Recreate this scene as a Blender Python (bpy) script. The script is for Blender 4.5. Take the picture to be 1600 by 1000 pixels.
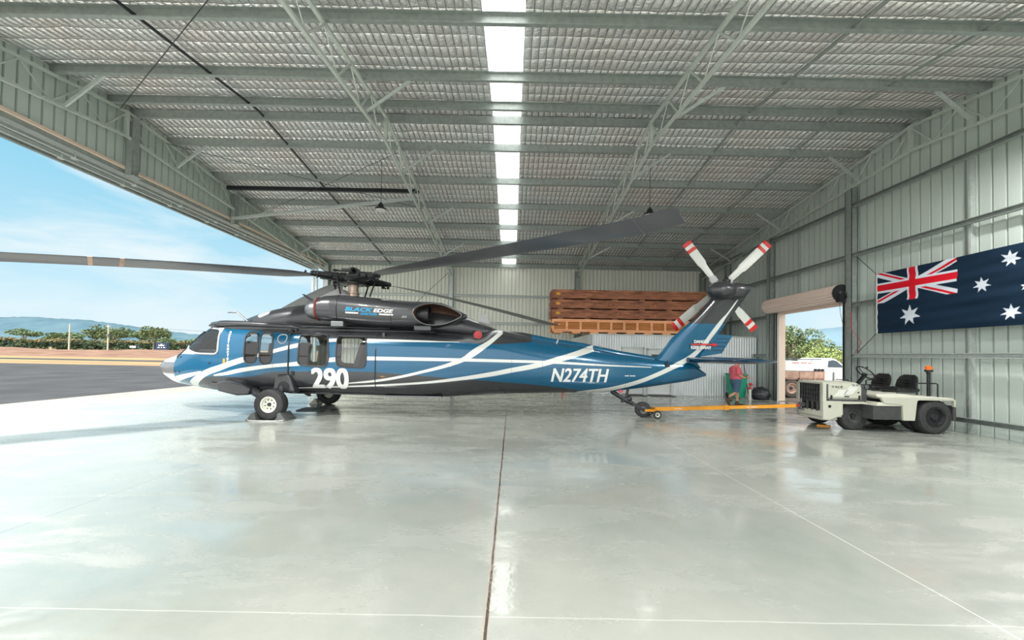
import bpy, bmesh, math, random
import numpy as np
from mathutils import Vector, Matrix
for _o in list(bpy.data.objects): bpy.data.objects.remove(_o)
SC = bpy.context.scene
COL = SC.collection
rad = math.radians
# ---------------------------------------------------------------- camera
cam = bpy.data.cameras.new('camera'); camo = bpy.data.objects.new('camera', cam); COL.objects.link(camo)
cam.sensor_width = 36.0; cam.sensor_fit = 'HORIZONTAL'
cam.lens = 615.0/1600.0*36.0
cam.shift_x = 0.0; cam.shift_y = 42.0/1600.0
cam.clip_start = 0.05; cam.clip_end = 9000
camo.matrix_world = Matrix.Translation((0, 0, 1.55)) @ Matrix.Rotation(math.pi/2+rad(1.2), 4, 'X') @ Matrix.Rotation(rad(1.09), 4, 'Z')
SC.camera = camo
SC.view_settings.view_transform = 'Standard'; SC.view_settings.look = 'None'
SC.view_settings.exposure = 0.52; SC.view_settings.gamma = 1.0; SC.view_settings.use_curve_mapping = False
# ---------------------------------------------------------------- sky
SUN_DIR = Vector((-0.34, -0.48, 0.98)).normalized()
world = bpy.data.worlds.new('sky'); SC.world = world; world.use_nodes = True
def build_world():
    nt = world.node_tree; nt.nodes.clear(); N = nt.nodes.new; L = nt.links.new
    out = N('ShaderNodeOutputWorld'); bg = N('ShaderNodeBackground'); L(bg.outputs[0], out.inputs[0])
    tc = N('ShaderNodeTexCoord'); sep = N('ShaderNodeSeparateXYZ'); L(tc.outputs['Generated'], sep.inputs[0])
    ramp = N('ShaderNodeValToRGB'); L(sep.outputs[2], ramp.inputs[0])
    e = ramp.color_ramp.elements
    e[0].position = 0.0; e[0].color = (0.76, 0.87, 0.92, 1)
    e[1].position = 0.7; e[1].color = (0.14, 0.44, 0.68, 1)
    k = e.new(0.10); k.color = (0.55, 0.79, 0.90, 1)
    k = e.new(0.34); k.color = (0.25, 0.61, 0.82, 1)
    # wispy cloud, stretched along one direction
    mp = N('ShaderNodeMapping'); L(tc.outputs['Generated'], mp.inputs[0]); mp.inputs['Scale'].default_value = (1.5, 2.5, 7.0); mp.inputs['Rotation'].default_value = (0.0, 0.28, 0.3)
    nz = N('ShaderNodeTexNoise'); L(mp.outputs[0], nz.inputs[0]); nz.inputs['Scale'].default_value = 1.7; nz.inputs['Detail'].default_value = 7; nz.inputs['Roughness'].default_value = 0.55; nz.inputs['Distortion'].default_value = 0.4
    cr = N('ShaderNodeValToRGB'); L(nz.outputs[0], cr.inputs[0]); cr.color_ramp.elements[0].position = 0.42; cr.color_ramp.elements[1].position = 0.66
    mx = N('ShaderNodeMix'); mx.data_type = 'RGBA'; L(cr.outputs[0], mx.inputs[0]); L(ramp.outputs[0], mx.inputs[6]); mx.inputs[7].default_value = (0.76, 0.87, 0.91, 1)
    # piled cumulus low in the east
    mp2 = N('ShaderNodeMapping'); L(tc.outputs['Generated'], mp2.inputs[0]); mp2.inputs['Scale'].default_value = (1, 1, 2.2)
    nz2 = N('ShaderNodeTexNoise'); L(mp2.outputs[0], nz2.inputs[0]); nz2.inputs['Scale'].default_value = 6.5; nz2.inputs['Detail'].default_value = 8; nz2.inputs['Roughness'].default_value = 0.5
    cr2 = N('ShaderNodeValToRGB'); L(nz2.outputs[0], cr2.inputs[0]); cr2.color_ramp.elements[0].position = 0.52; cr2.color_ramp.elements[1].position = 0.60
    east = N('ShaderNodeMapRange'); L(sep.outputs[0], east.inputs[0]); east.inputs[1].default_value = 0.35; east.inputs[2].default_value = 0.6
    mul = N('ShaderNodeMath'); mul.operation = 'MULTIPLY'; L(cr2.outputs[0], mul.inputs[0]); L(east.outputs[0], mul.inputs[1])
    mx2 = N('ShaderNodeMix'); mx2.data_type = 'RGBA'; L(mul.outputs[0], mx2.inputs[0]); L(mx.outputs[2], mx2.inputs[6]); mx2.inputs[7].default_value = (0.95, 1.0, 1.02, 1)
    # unseen half of the sky behind the camera, brightened to light the interior
    dot = N('ShaderNodeVectorMath'); dot.operation = 'DOT_PRODUCT'; L(tc.outputs['Generated'], dot.inputs[0]); dot.inputs[1].default_value = Vector((-0.15, -0.9, 0.42)).normalized()
    mr = N('ShaderNodeMapRange'); L(dot.outputs['Value'], mr.inputs[0]); mr.inputs[1].default_value = 0.05; mr.inputs[2].default_value = 0.95; mr.inputs[3].default_value = 0.0; mr.inputs[4].default_value = 1.0
    mx3 = N('ShaderNodeMix'); mx3.data_type = 'RGBA'; L(mr.outputs[0], mx3.inputs[0]); L(mx2.outputs[2], mx3.inputs[6]); mx3.inputs[7].default_value = (2.2, 2.2, 2.16, 1)
    L(mx3.outputs[2], bg.inputs[0]); bg.inputs[1].default_value = 0.76
build_world()
sun = bpy.data.lights.new('sun', 'SUN'); suno = bpy.data.objects.new('sun', sun); COL.objects.link(suno)
sun.energy = 6.6; sun.angle = rad(36.0); sun.color = (1.0, 0.96, 0.9)
suno.rotation_euler = (-SUN_DIR).to_track_quat('-Z', 'Y').to_euler()
LAMP_POWER = 420.0
# ---------------------------------------------------------------- helpers
def S(r, g, b):
    f = lambda c: (c/255/12.92) if c/255 <= 0.04045 else ((c/255+0.055)/1.055)**2.4
    return (f(r), f(g), f(b), 1)
MATS = {}
def mat(name, col, rough=0.5, metal=0.0, noise=None, bump=None, coat=0.0, spec=None, coords='Object'):
    """noise=(scale, strength 0..1, second colour), bump=(scale, strength)"""
    m = bpy.data.materials.new(name); m.use_nodes = True; MATS[name] = m
    nt = m.node_tree; b = nt.nodes['Principled BSDF']
    c = col if len(col) == 4 else S(*col)
    b.inputs['Base Color'].default_value = c; b.inputs['Roughness'].default_value = rough; b.inputs['Metallic'].default_value = metal
    if coat: b.inputs['Coat Weight'].default_value = coat; b.inputs['Coat Roughness'].default_value = 0.05
    if spec is not None: b.inputs['Specular IOR Level'].default_value = spec
    if noise or bump: tc = nt.nodes.new('ShaderNodeTexCoord')
    if noise:
        n = nt.nodes.new('ShaderNodeTexNoise'); n.inputs['Scale'].default_value = noise[0]; n.inputs['Detail'].default_value = 5
        nt.links.new(tc.outputs[coords], n.inputs[0])
        r = nt.nodes.new('ShaderNodeMapRange'); nt.links.new(n.outputs[0], r.inputs[0]); r.inputs[1].default_value = 0.35; r.inputs[2].default_value = 0.65; r.inputs[4].default_value = noise[1]
        x = nt.nodes.new('ShaderNodeMix'); x.data_type = 'RGBA'; nt.links.new(r.outputs[0], x.inputs[0]); x.inputs[6].default_value = c
        c2 = noise[2] if len(noise[2]) == 4 else S(*noise[2]); x.inputs[7].default_value = c2; nt.links.new(x.outputs[2], b.inputs['Base Color'])
    if bump:
        n = nt.nodes.new('ShaderNodeTexNoise'); n.inputs['Scale'].default_value = bump[0]; n.inputs['Detail'].default_value = 4
        nt.links.new(tc.outputs[coords], n.inputs[0])
        bb = nt.nodes.new('ShaderNodeBump'); bb.inputs['Strength'].default_value = bump[1]; bb.inputs['Distance'].default_value = 0.02
        nt.links.new(n.outputs[0], bb.inputs['Height']); nt.links.new(bb.outputs[0], b.inputs['Normal'])
    return m
def root_loc(p):
    while p is not None and p.parent is not None: p = p.parent
    return Vector(p.location) if p is not None else Vector((0, 0, 0))
class MB:
    def __init__(s): s.v = []; s.f = []
    def add(s, vs, fs):
        n = len(s.v); s.v += [tuple(v) for v in vs]; s.f += [tuple(i+n for i in f) for f in fs]; return s
    def box(s, x0, x1, y0, y1, z0, z1):
        return s.add([(x0,y0,z0),(x1,y0,z0),(x1,y1,z0),(x0,y1,z0),(x0,y0,z1),(x1,y0,z1),(x1,y1,z1),(x0,y1,z1)],
                     [(0,3,2,1),(4,5,6,7),(0,1,5,4),(1,2,6,5),(2,3,7,6),(3,0,4,7)])
    def bar(s, p, q, w, h, up=(0,0,1)):
        p = Vector(p); q = Vector(q); d = (q-p).normalized(); u = Vector(up)
        if abs(d.dot(u)) > 0.98: u = Vector((1,0,0))
        a = d.cross(u).normalized()*w/2; b = a.cross(d).normalized()*h/2
        return s.add([p-a-b,p+a-b,p+a+b,p-a+b,q-a-b,q+a-b,q+a+b,q-a+b],[(0,3,2,1),(4,5,6,7),(0,1,5,4),(1,2,6,5),(2,3,7,6),(3,0,4,7)])
    def rings(s, rings, closed=True, caps=True):
        n = len(rings[0]); vs = [p for r in rings for p in r]; fs = []
        for i in range(len(rings)-1):
            for j in range(n if closed else n-1):
                k = (j+1) % n; fs.append((i*n+j, i*n+k, (i+1)*n+k, (i+1)*n+j))
        if caps and closed:
            fs.append(tuple(range(n-1,-1,-1))); fs.append(tuple((len(rings)-1)*n+j for j in range(n)))
        return s.add(vs, fs)
    def tube(s, pts, r, seg=8, closed=False):
        pts = [Vector(p) for p in pts]; n = len(pts); rr = r if isinstance(r, (list, tuple)) else [r]*n
        out = []; prev = None
        for i, p in enumerate(pts):
            a = pts[(i-1) % n] if (i > 0 or closed) else p; b = pts[(i+1) % n] if (i < n-1 or closed) else p
            t = (b-a).normalized()
            if prev is None:
                u = t.orthogonal().normalized()
            else:
                u = (prev - t*prev.dot(t)).normalized()
            prev = u; w = t.cross(u)
            out.append([p+(u*math.cos(2*math.pi*k/seg)+w*math.sin(2*math.pi*k/seg))*rr[i] for k in range(seg)])
        if closed:
            s.rings(out, caps=False)
            m = len(s.v)-n*seg; s.f += [(m+(n-1)*seg+j, m+(n-1)*seg+(j+1)%seg, m+(j+1)%seg, m+j) for j in range(seg)]
            return s
        return s.rings(out)
    def cyl(s, p, q, r0, r1=None, seg=24):
        return s.tube([p, q], [r0, r0 if r1 is None else r1], seg)
    def lathe(s, prof, o, axis='y', seg=40, closed=False):
        """prof: (distance along axis, radius)"""
        rs = []
        for t, r in prof:
            ring = []
            for k in range(seg):
                a = 2*math.pi*k/seg; c, d = r*math.cos(a), r*math.sin(a)
                ring.append({'x': (o[0]+t, o[1]+c, o[2]+d), 'y': (o[0]+c, o[1]+t, o[2]+d), 'z': (o[0]+c, o[1]+d, o[2]+t)}[axis])
            rs.append(ring)
        if closed: rs.append(rs[0]); return s.rings(rs, caps=False)
        return s.rings(rs)
    def prism(s, poly, a0, a1, axis='y'):
        """polygon in the two other axes, extruded along axis"""
        def P(u, v, t): return {'x': (t, u, v), 'y': (u, t, v), 'z': (u, v, t)}[axis]
        n = len(poly)
        return s.add([P(u, v, a0) for u, v in poly]+[P(u, v, a1) for u, v in poly],
                     [tuple(range(n)), tuple(range(2*n-1, n-1, -1))]+[(i, i+n, (i+1)%n+n, (i+1)%n) for i in range(n)])
    def sphere(s, c, rx, ry=None, rz=None, nu=16, nv=10):
        ry = rx if ry is None else ry; rz = rx if rz is None else rz
        rs = []
        for i in range(nv+1):
            t = math.pi*i/nv; q = max(math.sin(t), 0.01)
            rs.append([(c[0]+rx*q*math.cos(2*math.pi*k/nu), c[1]+ry*q*math.sin(2*math.pi*k/nu), c[2]+rz*math.cos(t)) for k in range(nu)])
        return s.rings(rs)
    def xf(s, M, start=0):
        s.v[start:] = [tuple(M @ Vector(v)) for v in s.v[start:]]; return s
    def build(s, name, m, parent=None, smooth=False, bevel=0.0, kind=None, origin=None, fix=True):
        o_ = root_loc(parent) if parent is not None else (Vector(origin) if origin is not None else Vector((0,0,0)))
        me = bpy.data.meshes.new(name); me.from_pydata([(v[0]-o_[0], v[1]-o_[1], v[2]-o_[2]) for v in s.v], [], s.f)
        if fix: fix_normals(me)
        me.materials.append(MATS[m] if isinstance(m, str) else m)
        ob = bpy.data.objects.new(name, me); COL.objects.link(ob)
        if parent is not None: ob.parent = parent
        elif origin is not None: ob.location = origin
        if smooth:
            me.polygons.foreach_set('use_smooth', [True]*len(me.polygons))
            if smooth != 'all': me.set_sharp_from_angle(angle=rad(38))
        if bevel:
            b = ob.modifiers.new('bevel', 'BEVEL'); b.width = bevel; b.segments = 2; b.limit_method = 'ANGLE'; b.angle_limit = rad(40)
        if kind: ob['kind'] = kind
        return ob
import bmesh
def fix_normals(me):
    bm = bmesh.new(); bm.from_mesh(me); bmesh.ops.recalc_face_normals(bm, faces=bm.faces); bm.to_mesh(me); bm.free()
def tag(o, label, cat, group=None, kind=None):
    o['label'] = label; o['category'] = cat
    if group: o['group'] = group
    if kind: o['kind'] = kind
    return o
def thing(name, loc, label, cat, group=None):
    o = bpy.data.objects.new(name, None); COL.objects.link(o); o.location = loc; o.empty_display_size = 0.2
    return tag(o, label, cat, group)
def copy_tree(o, parent=None):
    c = o.copy(); COL.objects.link(c)
    if parent is not None: c.parent = parent
    for ch in [x for x in bpy.data.objects if x.parent == o]: copy_tree(ch, c)
    return c
def text_tris(txt, size=1.0, shear=0.0, offset=0.0, align='CENTER', ext=0.0, space=1.0):
    cu = bpy.data.curves.new('t', 'FONT'); cu.body = txt; cu.size = size; cu.shear = shear; cu.offset = offset; cu.align_x = align; cu.align_y = 'CENTER'; cu.extrude = ext; cu.space_character = space
    ob = bpy.data.objects.new('t', cu); COL.objects.link(ob)
    dg = bpy.context.evaluated_depsgraph_get(); ev = ob.evaluated_get(dg); me = ev.to_mesh()
    vs = [tuple(v.co) for v in me.vertices]; fs = [tuple(p.vertices) for p in me.polygons]
    ev.to_mesh_clear(); bpy.data.objects.remove(ob); bpy.data.curves.remove(cu)
    return vs, fs
def fit_text(txt, x0, x1, z0, z1, mapper, shear=0.0, offset=0.0, bold=0.0):
    """letters stretched to fill a box; mapper(u, v) gives the 3-D point"""
    vs, fs = text_tris(txt, 1.0, shear, offset)
    xs = [v[0] for v in vs]; ys = [v[1] for v in vs]; a, b, c, d = min(xs), max(xs), min(ys), max(ys)
    me = bpy.data.meshes.new('t'); me.from_pydata([(x0+(v[0]-a)/(b-a)*(x1-x0), z0+(v[1]-c)/(d-c)*(z1-z0), 0) for v in vs], [], fs)
    bm = bmesh.new(); bm.from_mesh(me); n = max(1, min(16, int(abs(z1-z0)/0.03)))
    for k in range(1, n): bmesh.ops.bisect_plane(bm, geom=bm.verts[:]+bm.edges[:]+bm.faces[:], plane_co=(0, z0+(z1-z0)*k/n, 0), plane_no=(0, 1, 0))
    bmesh.ops.triangulate(bm, faces=bm.faces[:]); bm.verts.index_update()
    mb = MB()
    for k in ((0,) if not bold else (-1, -0.5, 0, 0.5, 1)):   # heavier strokes: the outline repeated side by side
        for q in ((0,) if not bold else (-0.6, 0.6)):
            dy = -0.0004*(k*2+4+q)
            mb.add([(lambda p: (p[0], p[1]+dy, p[2]))(mapper(v.co.x+k*bold, v.co.y+q*bold)) for v in bm.verts], [tuple(v.index for v in f.verts) for f in bm.faces])
    bm.free(); bpy.data.meshes.remove(me); return mb
rnd = random.Random(7)
# ---------------------------------------------------------------- materials
mat('galv', (160,168,164), 0.42, 0.35, noise=(9, 0.6, (134,143,140)))
mat('galv_light', (196,203,200), 0.4, 0.3, noise=(14, 0.5, (170,178,175)))
mat('paint_steel', (176,186,180), 0.45, 0.1, noise=(6, 0.4, (158,168,162)))
mat('truss_steel', (196,203,196), 0.45, 0.1, noise=(12, 0.4, (176,184,177)))
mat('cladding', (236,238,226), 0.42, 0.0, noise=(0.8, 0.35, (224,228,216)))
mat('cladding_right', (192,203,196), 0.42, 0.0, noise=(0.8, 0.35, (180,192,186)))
mat('corrugate', (222,228,230), 0.38, 0.2, noise=(2, 0.3, (188,197,200)))
mat('white_door', (222,226,226), 0.5, noise=(4, 0.2, (205,210,210)))
mat('beige_trim', (226,205,186), 0.5)
mat('roller_cream', (238,218,206), 0.45, noise=(3, 0.3, (226,204,192)))
mat('black_steel', (38,40,42), 0.4, 0.3)
mat('dark_rubber', (42,43,44), 0.7, noise=(20, 0.5, (66,66,66)), bump=(60, 0.3))
mat('black_plastic', (26,27,29), 0.35)
mat('white_paint', (226,228,226), 0.3, coat=0.3)
mat('cream_paint', (204,203,190), 0.4, noise=(5, 0.4, (203,201,186)))
mat('rim_cream', (222,222,208), 0.4)
mat('tug_paint', (184,185,172), 0.55, noise=(4, 0.5, (172,172,158)), bump=(9, 0.05))
mat('tug_dark', (70,72,72), 0.6, noise=(10, 0.5, (52,54,54)))
mat('vinyl_black', (28,29,31), 0.32)
mat('orange_lens', (255,98,14), 0.2)
mat('towbar_yellow', (226,152,22), 0.45, noise=(5, 0.4, (200,126,20)))
mat('red_paint', (196,32,30), 0.4)
mat('grey_metal', (120,124,126), 0.35, 0.7)
mat('dark_metal', (44,46,50), 0.38, 0.6, noise=(40, 0.6, (90,92,96)))
mat('mast_metal', (186,168,152), 0.35, 0.6, noise=(6, 0.4, (150,132,118)))
mat('burnt_metal', (112,84,72), 0.55, 0.3, noise=(5, 0.7, (52,42,40)), bump=(8, 0.3))
mat('blade_grey', (70,72,77), 0.38, noise=(1.2, 0.6, (92,92,96)), coat=0.2)
mat('chock_grey', (96,100,100), 0.6, noise=(8, 0.5, (74,78,78)))
mat('skin', (205,150,124), 0.55)
mat('hair', (92,74,58), 0.8)
mat('pink_shirt', (216,98,112), 0.85, noise=(12, 0.4, (198,80,96)))
mat('denim', (74,104,128), 0.85, noise=(14, 0.5, (58,86,110)))
mat('boot_brown', (92,66,54), 0.8)
mat('bin_green', (0,148,112), 0.4)
mat('bin_bag', (46,48,52), 0.28, bump=(12, 0.8))
mat('asphalt', (78,79,81), 0.95, noise=(0.5, 0.8, (60,62,64)), bump=(30, 0.5), spec=0.1)
mat('concrete', (150,146,138), 0.85, noise=(1.5, 0.6, (134,130,122)))
mat('gravel', (128,112,100), 0.95, noise=(1.2, 0.8, (98,86,78)), bump=(10, 0.8))
mat('tree_bark', (150,134,116), 0.9, noise=(3, 0.5, (112,98,84)))
mat('pole_wood', (196,190,172), 0.8)
mat('sign_navy', (34,52,74), 0.5)
mat('sign_white', (232,236,238), 0.5)
mat('rust_tan', (190,158,140), 0.7, noise=(4, 0.7, (150,118,102)))
mat('truck_glass', (60,74,86), 0.1)
mat('tray_rubber', (72,66,62), 0.85, noise=(6, 0.5, (120,104,94)))
mat('rope_black', (30,30,32), 0.8)
mat('rope_red', (190,60,60), 0.8)
mat('rope_white', (214,214,210), 0.8)
mat('lamp_white', (236,238,236), 0.4)
mat('yellow_label', (232,178,40), 0.6)
mat('orange_cone', (236,104,60), 0.5)
mat('copper_blur', (60,62,62), 0.6)
def stripes_wood(name, c1, c2, scale=1.0):
    m = mat(name, c1, 0.75); nt = m.node_tree; b = nt.nodes['Principled BSDF']; tc = nt.nodes.new('ShaderNodeTexCoord')
    mp = nt.nodes.new('ShaderNodeMapping'); mp.inputs['Scale'].default_value = (0.9*scale, 6*scale, 14*scale); nt.links.new(tc.outputs['Object'], mp.inputs[0])
    n = nt.nodes.new('ShaderNodeTexNoise'); n.inputs['Scale'].default_value = 2.0; n.inputs['Detail'].default_value = 6; n.inputs['Roughness'].default_value = 0.7; nt.links.new(mp.outputs[0], n.inputs[0])
    r = nt.nodes.new('ShaderNodeValToRGB'); nt.links.new(n.outputs[0], r.inputs[0]); r.color_ramp.elements[0].position = 0.36; r.color_ramp.elements[1].position = 0.66
    r.color_ramp.elements[0].color = S(*c2); r.color_ramp.elements[1].color = S(*c1); nt.links.new(r.outputs[0], b.inputs['Base Color'])
stripes_wood('wood_dark', (206,138,102), (98,60,48))
stripes_wood('wood_orange', (255,196,150), (240,160,112))
stripes_wood('wood_ply', (206,138,76), (176,108,54), 0.5)
def gls(name, col, refl=0.25, rough=0.02):
    m = bpy.data.materials.new(name); m.use_nodes = True; MATS[name] = m; nt = m.node_tree; nt.nodes.remove(nt.nodes['Principled BSDF'])
    t = nt.nodes.new('ShaderNodeBsdfTransparent'); t.inputs[0].default_value = col
    g = nt.nodes.new('ShaderNodeBsdfGlossy'); g.inputs['Roughness'].default_value = rough; g.inputs[0].default_value = (1, 1, 1, 1)
    fr = nt.nodes.new('ShaderNodeFresnel'); fr.inputs[0].default_value = 1.5
    ad = nt.nodes.new('ShaderNodeMath'); ad.operation = 'MULTIPLY_ADD'; nt.links.new(fr.outputs[0], ad.inputs[0]); ad.inputs[1].default_value = 1.0; ad.inputs[2].default_value = refl*0.06
    x = nt.nodes.new('ShaderNodeMixShader'); nt.links.new(ad.outputs[0], x.inputs[0]); nt.links.new(t.outputs[0], x.inputs[1]); nt.links.new(g.outputs[0], x.inputs[2])
    nt.links.new(x.outputs[0], nt.nodes['Material Output'].inputs[0])
gls('glass_clear', (0.78, 0.81, 0.82, 1), 0.2)
gls('glass_tint', (0.6, 0.62, 0.62, 1), 0.3)
# floor: sealed concrete, joints, scuffs
def floor_mat():
    m = mat('floor_sealed', (196,199,191), 0.2); nt = m.node_tree; b = nt.nodes['Principled BSDF']; N = nt.nodes.new; L = nt.links.new
    tc = N('ShaderNodeTexCoord'); sep = N('ShaderNodeSeparateXYZ'); L(tc.outputs['Object'], sep.inputs[0])
    n1 = N('ShaderNodeTexNoise'); L(tc.outputs['Object'], n1.inputs[0]); n1.inputs['Scale'].default_value = 0.5; n1.inputs['Detail'].default_value = 8; n1.inputs['Roughness'].default_value = 0.65
    r1 = N('ShaderNodeValToRGB'); L(n1.outputs[0], r1.inputs[0]); r1.color_ramp.elements[0].position = 0.3; r1.color_ramp.elements[1].position = 0.7
    r1.color_ramp.elements[0].color = S(142,149,143); r1.color_ramp.elements[1].color = S(168,170,163)
    def line(sock, pos, hw):
        a = N('ShaderNodeMath'); a.operation = 'SUBTRACT'; L(sock, a.inputs[0]); a.inputs[1].default_value = pos
        c = N('ShaderNodeMath'); c.operation = 'ABSOLUTE'; L(a.outputs[0], c.inputs[0])
        d = N('ShaderNodeMath'); d.operation = 'LESS_THAN'; L(c.outputs[0], d.inputs[0]); d.inputs[1].default_value = hw; return d.outputs[0]
    def mixc(fac, prev, col, k=1.0):
        f = N('ShaderNodeMath'); f.operation = 'MULTIPLY'; L(fac, f.inputs[0]); f.inputs[1].default_value = k
        x = N('ShaderNodeMix'); x.data_type = 'RGBA'; L(f.outputs[0], x.inputs[0]); L(prev, x.inputs[6]); x.inputs[7].default_value = col; return x.outputs[2]
    # joint positions wobble slightly
    nw = N('ShaderNodeTexNoise'); L(tc.outputs['Object'], nw.inputs[0]); nw.inputs['Scale'].default_value = 3; nw.inputs['Detail'].default_value = 3
    wob = N('ShaderNodeMath'); wob.operation = 'MULTIPLY_ADD'; L(nw.outputs[0], wob.inputs[0]); wob.inputs[1].default_value = 0.016; L(sep.outputs[1], wob.inputs[2])
    wobx = N('ShaderNodeMath'); wobx.operation = 'MULTIPLY_ADD'; L(nw.outputs[0], wobx.inputs[0]); wobx.inputs[1].default_value = 0.012; L(sep.outputs[0], wobx.inputs[2])
    c = r1.outputs[0]
    c = mixc(line(wobx.outputs[0], -4.2, 0.006), c, S(120,124,120), 0.7)
    c = mixc(line(sep.outputs[0], 2.9, 0.004), c, S(228,230,224), 0.8)
    c = mixc(line(sep.outputs[0], 6.6, 0.004), c, S(228,230,224), 0.8)
    c = mixc(line(wob.outputs[0], 2.37, 0.005), c, S(210,212,206), 0.4)
    c = mixc(line(sep.outputs[1], 8.8, 0.003), c, S(150,154,150), 0.5)
    c = mixc(line(wobx.outputs[0], -0.112, 0.022), c, S(168,152,136), 0.7)
    c = mixc(line(wobx.outputs[0], -0.110, 0.009), c, S(52,46,42), 1.0)
    # small dark specks and drips
    v = N('ShaderNodeTexVoronoi'); L(tc.outputs['Object'], v.inputs[0]); v.inputs['Scale'].default_value = 2.6; v.inputs['Randomness'].default_value = 1.0
    lt = N('ShaderNodeMath'); lt.operation = 'LESS_THAN'; L(v.outputs['Distance'], lt.inputs[0]); lt.inputs[1].default_value = 0.013
    c = mixc(lt.outputs[0], c, S(70,66,62), 0.7)
    L(c, b.inputs['Base Color'])
    # scuffed gloss: streaky
    mp = N('ShaderNodeMapping'); L(tc.outputs['Object'], mp.inputs[0]); mp.inputs['Scale'].default_value = (0.5, 1.6, 1)
    n2 = N('ShaderNodeTexNoise'); L(mp.outputs[0], n2.inputs[0]); n2.inputs['Scale'].default_value = 1.3; n2.inputs['Detail'].default_value = 9; n2.inputs['Roughness'].default_value = 0.6; n2.inputs['Distortion'].default_value = 0.5
    rr = N('ShaderNodeMapRange'); L(n2.outputs[0], rr.inputs[0]); rr.inputs[1].default_value = 0.44; rr.inputs[2].default_value = 0.60; rr.inputs[3].default_value = 0.09; rr.inputs[4].default_value = 0.34
    L(rr.outputs[0], b.inputs['Roughness']); b.inputs['IOR'].default_value = 2.15
    n3 = N('ShaderNodeTexNoise'); L(tc.outputs['Object'], n3.inputs[0]); n3.inputs['Scale'].default_value = 22; n3.inputs['Detail'].default_value = 3
    n4 = N('ShaderNodeTexNoise'); L(tc.outputs['Object'], n4.inputs[0]); n4.inputs['Scale'].default_value = 2.2; n4.inputs['Detail'].default_value = 2
    ma = N('ShaderNodeMath'); ma.operation = 'MULTIPLY_ADD'; L(n4.outputs[0], ma.inputs[0]); ma.inputs[1].default_value = 4.0; L(n3.outputs[0], ma.inputs[2])
    bp = N('ShaderNodeBump'); L(ma.outputs[0], bp.inputs['Height']); bp.inputs['Strength'].default_value = 0.16; bp.inputs['Distance'].default_value = 0.006; L(bp.outputs[0], b.inputs['Normal'])
floor_mat()
# ceiling: quilted foil over wire mesh
def foil_mat():
    m = mat('foil', (200,202,200), 0.26, 0.5); nt = m.node_tree; b = nt.nodes['Principled BSDF']; N = nt.nodes.new; L = nt.links.new
    tc = N('ShaderNodeTexCoord'); n0 = N('ShaderNodeTexNoise'); L(tc.outputs['Object'], n0.inputs[0]); n0.inputs['Scale'].default_value = 2.0; n0.inputs['Detail'].default_value = 2
    vm = N('ShaderNodeVectorMath'); vm.operation = 'MULTIPLY_ADD'; L(n0.outputs['Color'], vm.inputs[0]); vm.inputs[1].default_value = (0.05, 0.12, 0); L(tc.outputs['Object'], vm.inputs[2])
    sep = N('ShaderNodeSeparateXYZ'); L(vm.outputs[0], sep.inputs[0])
    def wave(sock, period):
        a = N('ShaderNodeMath'); a.operation = 'MULTIPLY'; L(sock, a.inputs[0]); a.inputs[1].default_value = math.pi/period
        s_ = N('ShaderNodeMath'); s_.operation = 'SINE'; L(a.outputs[0], s_.inputs[0])
        c = N('ShaderNodeMath'); c.operation = 'ABSOLUTE'; L(s_.outputs[0], c.inputs[0]); return c.outputs[0]
    wx = wave(sep.outputs[0], 0.15); wy = wave(sep.outputs[1], 0.33)
    def pw(s_, p):
        a = N('ShaderNodeMath'); a.operation = 'POWER'; L(s_, a.inputs[0]); a.inputs[1].default_value = p; return a.outputs[0]
    mn = N('ShaderNodeMath'); mn.operation = 'MULTIPLY'; L(pw(wx, 0.5), mn.inputs[0]); L(pw(wy, 0.45), mn.inputs[1])
    nf = N('ShaderNodeTexNoise'); L(tc.outputs['Object'], nf.inputs[0]); nf.inputs['Scale'].default_value = 9; nf.inputs['Detail'].default_value = 5; nf.inputs['Distortion'].default_value = 1.5
    ma = N('ShaderNodeMath'); ma.operation = 'MULTIPLY_ADD'; L(nf.outputs[0], ma.inputs[0]); ma.inputs[1].default_value = 0.7; L(mn.outputs[0], ma.inputs[2])
    bp = N('ShaderNodeBump'); L(ma.outputs[0], bp.inputs['Height']); bp.inputs['Strength'].default_value = 1.0; bp.inputs['Distance'].default_value = 0.07; L(bp.outputs[0], b.inputs['Normal'])
    # wires: thin darker strands
    g = N('ShaderNodeMath'); g.operation = 'LESS_THAN'; L(wx, g.inputs[0]); g.inputs[1].default_value = 0.07
    h = N('ShaderNodeMath'); h.operation = 'LESS_THAN'; L(wy, h.inputs[0]); h.inputs[1].default_value = 0.04
    mxx = N('ShaderNodeMath'); mxx.operation = 'MAXIMUM'; L(g.outputs[0], mxx.inputs[0]); L(h.outputs[0], mxx.inputs[1])
    nl = N('ShaderNodeTexNoise'); L(tc.outputs['Object'], nl.inputs[0]); nl.inputs['Scale'].default_value = 0.6; nl.inputs['Detail'].default_value = 3
    cr = N('ShaderNodeValToRGB'); L(nl.outputs[0], cr.inputs[0]); cr.color_ramp.elements[0].position = 0.35; cr.color_ramp.elements[1].position = 0.65
    cr.color_ramp.elements[0].color = S(252,244,240); cr.color_ramp.elements[1].color = S(252,254,254)
    x = N('ShaderNodeMix'); x.data_type = 'RGBA'; L(mxx.outputs[0], x.inputs[0]); L(cr.outputs[0], x.inputs[6]); x.inputs[7].default_value = S(110,112,110); L(x.outputs[2], b.inputs['Base Color'])
foil_mat()
def skylight_mat():
    m = bpy.data.materials.new('skylight_sheet'); m.use_nodes = True; MATS['skylight_sheet'] = m; nt = m.node_tree; nt.nodes.remove(nt.nodes['Principled BSDF'])
    t = nt.nodes.new('ShaderNodeBsdfTranslucent'); t.inputs[0].default_value = (0.97, 0.97, 0.95, 1)
    nt.links.new(t.outputs[0], nt.nodes['Material Output'].inputs[0])
skylight_mat()
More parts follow.
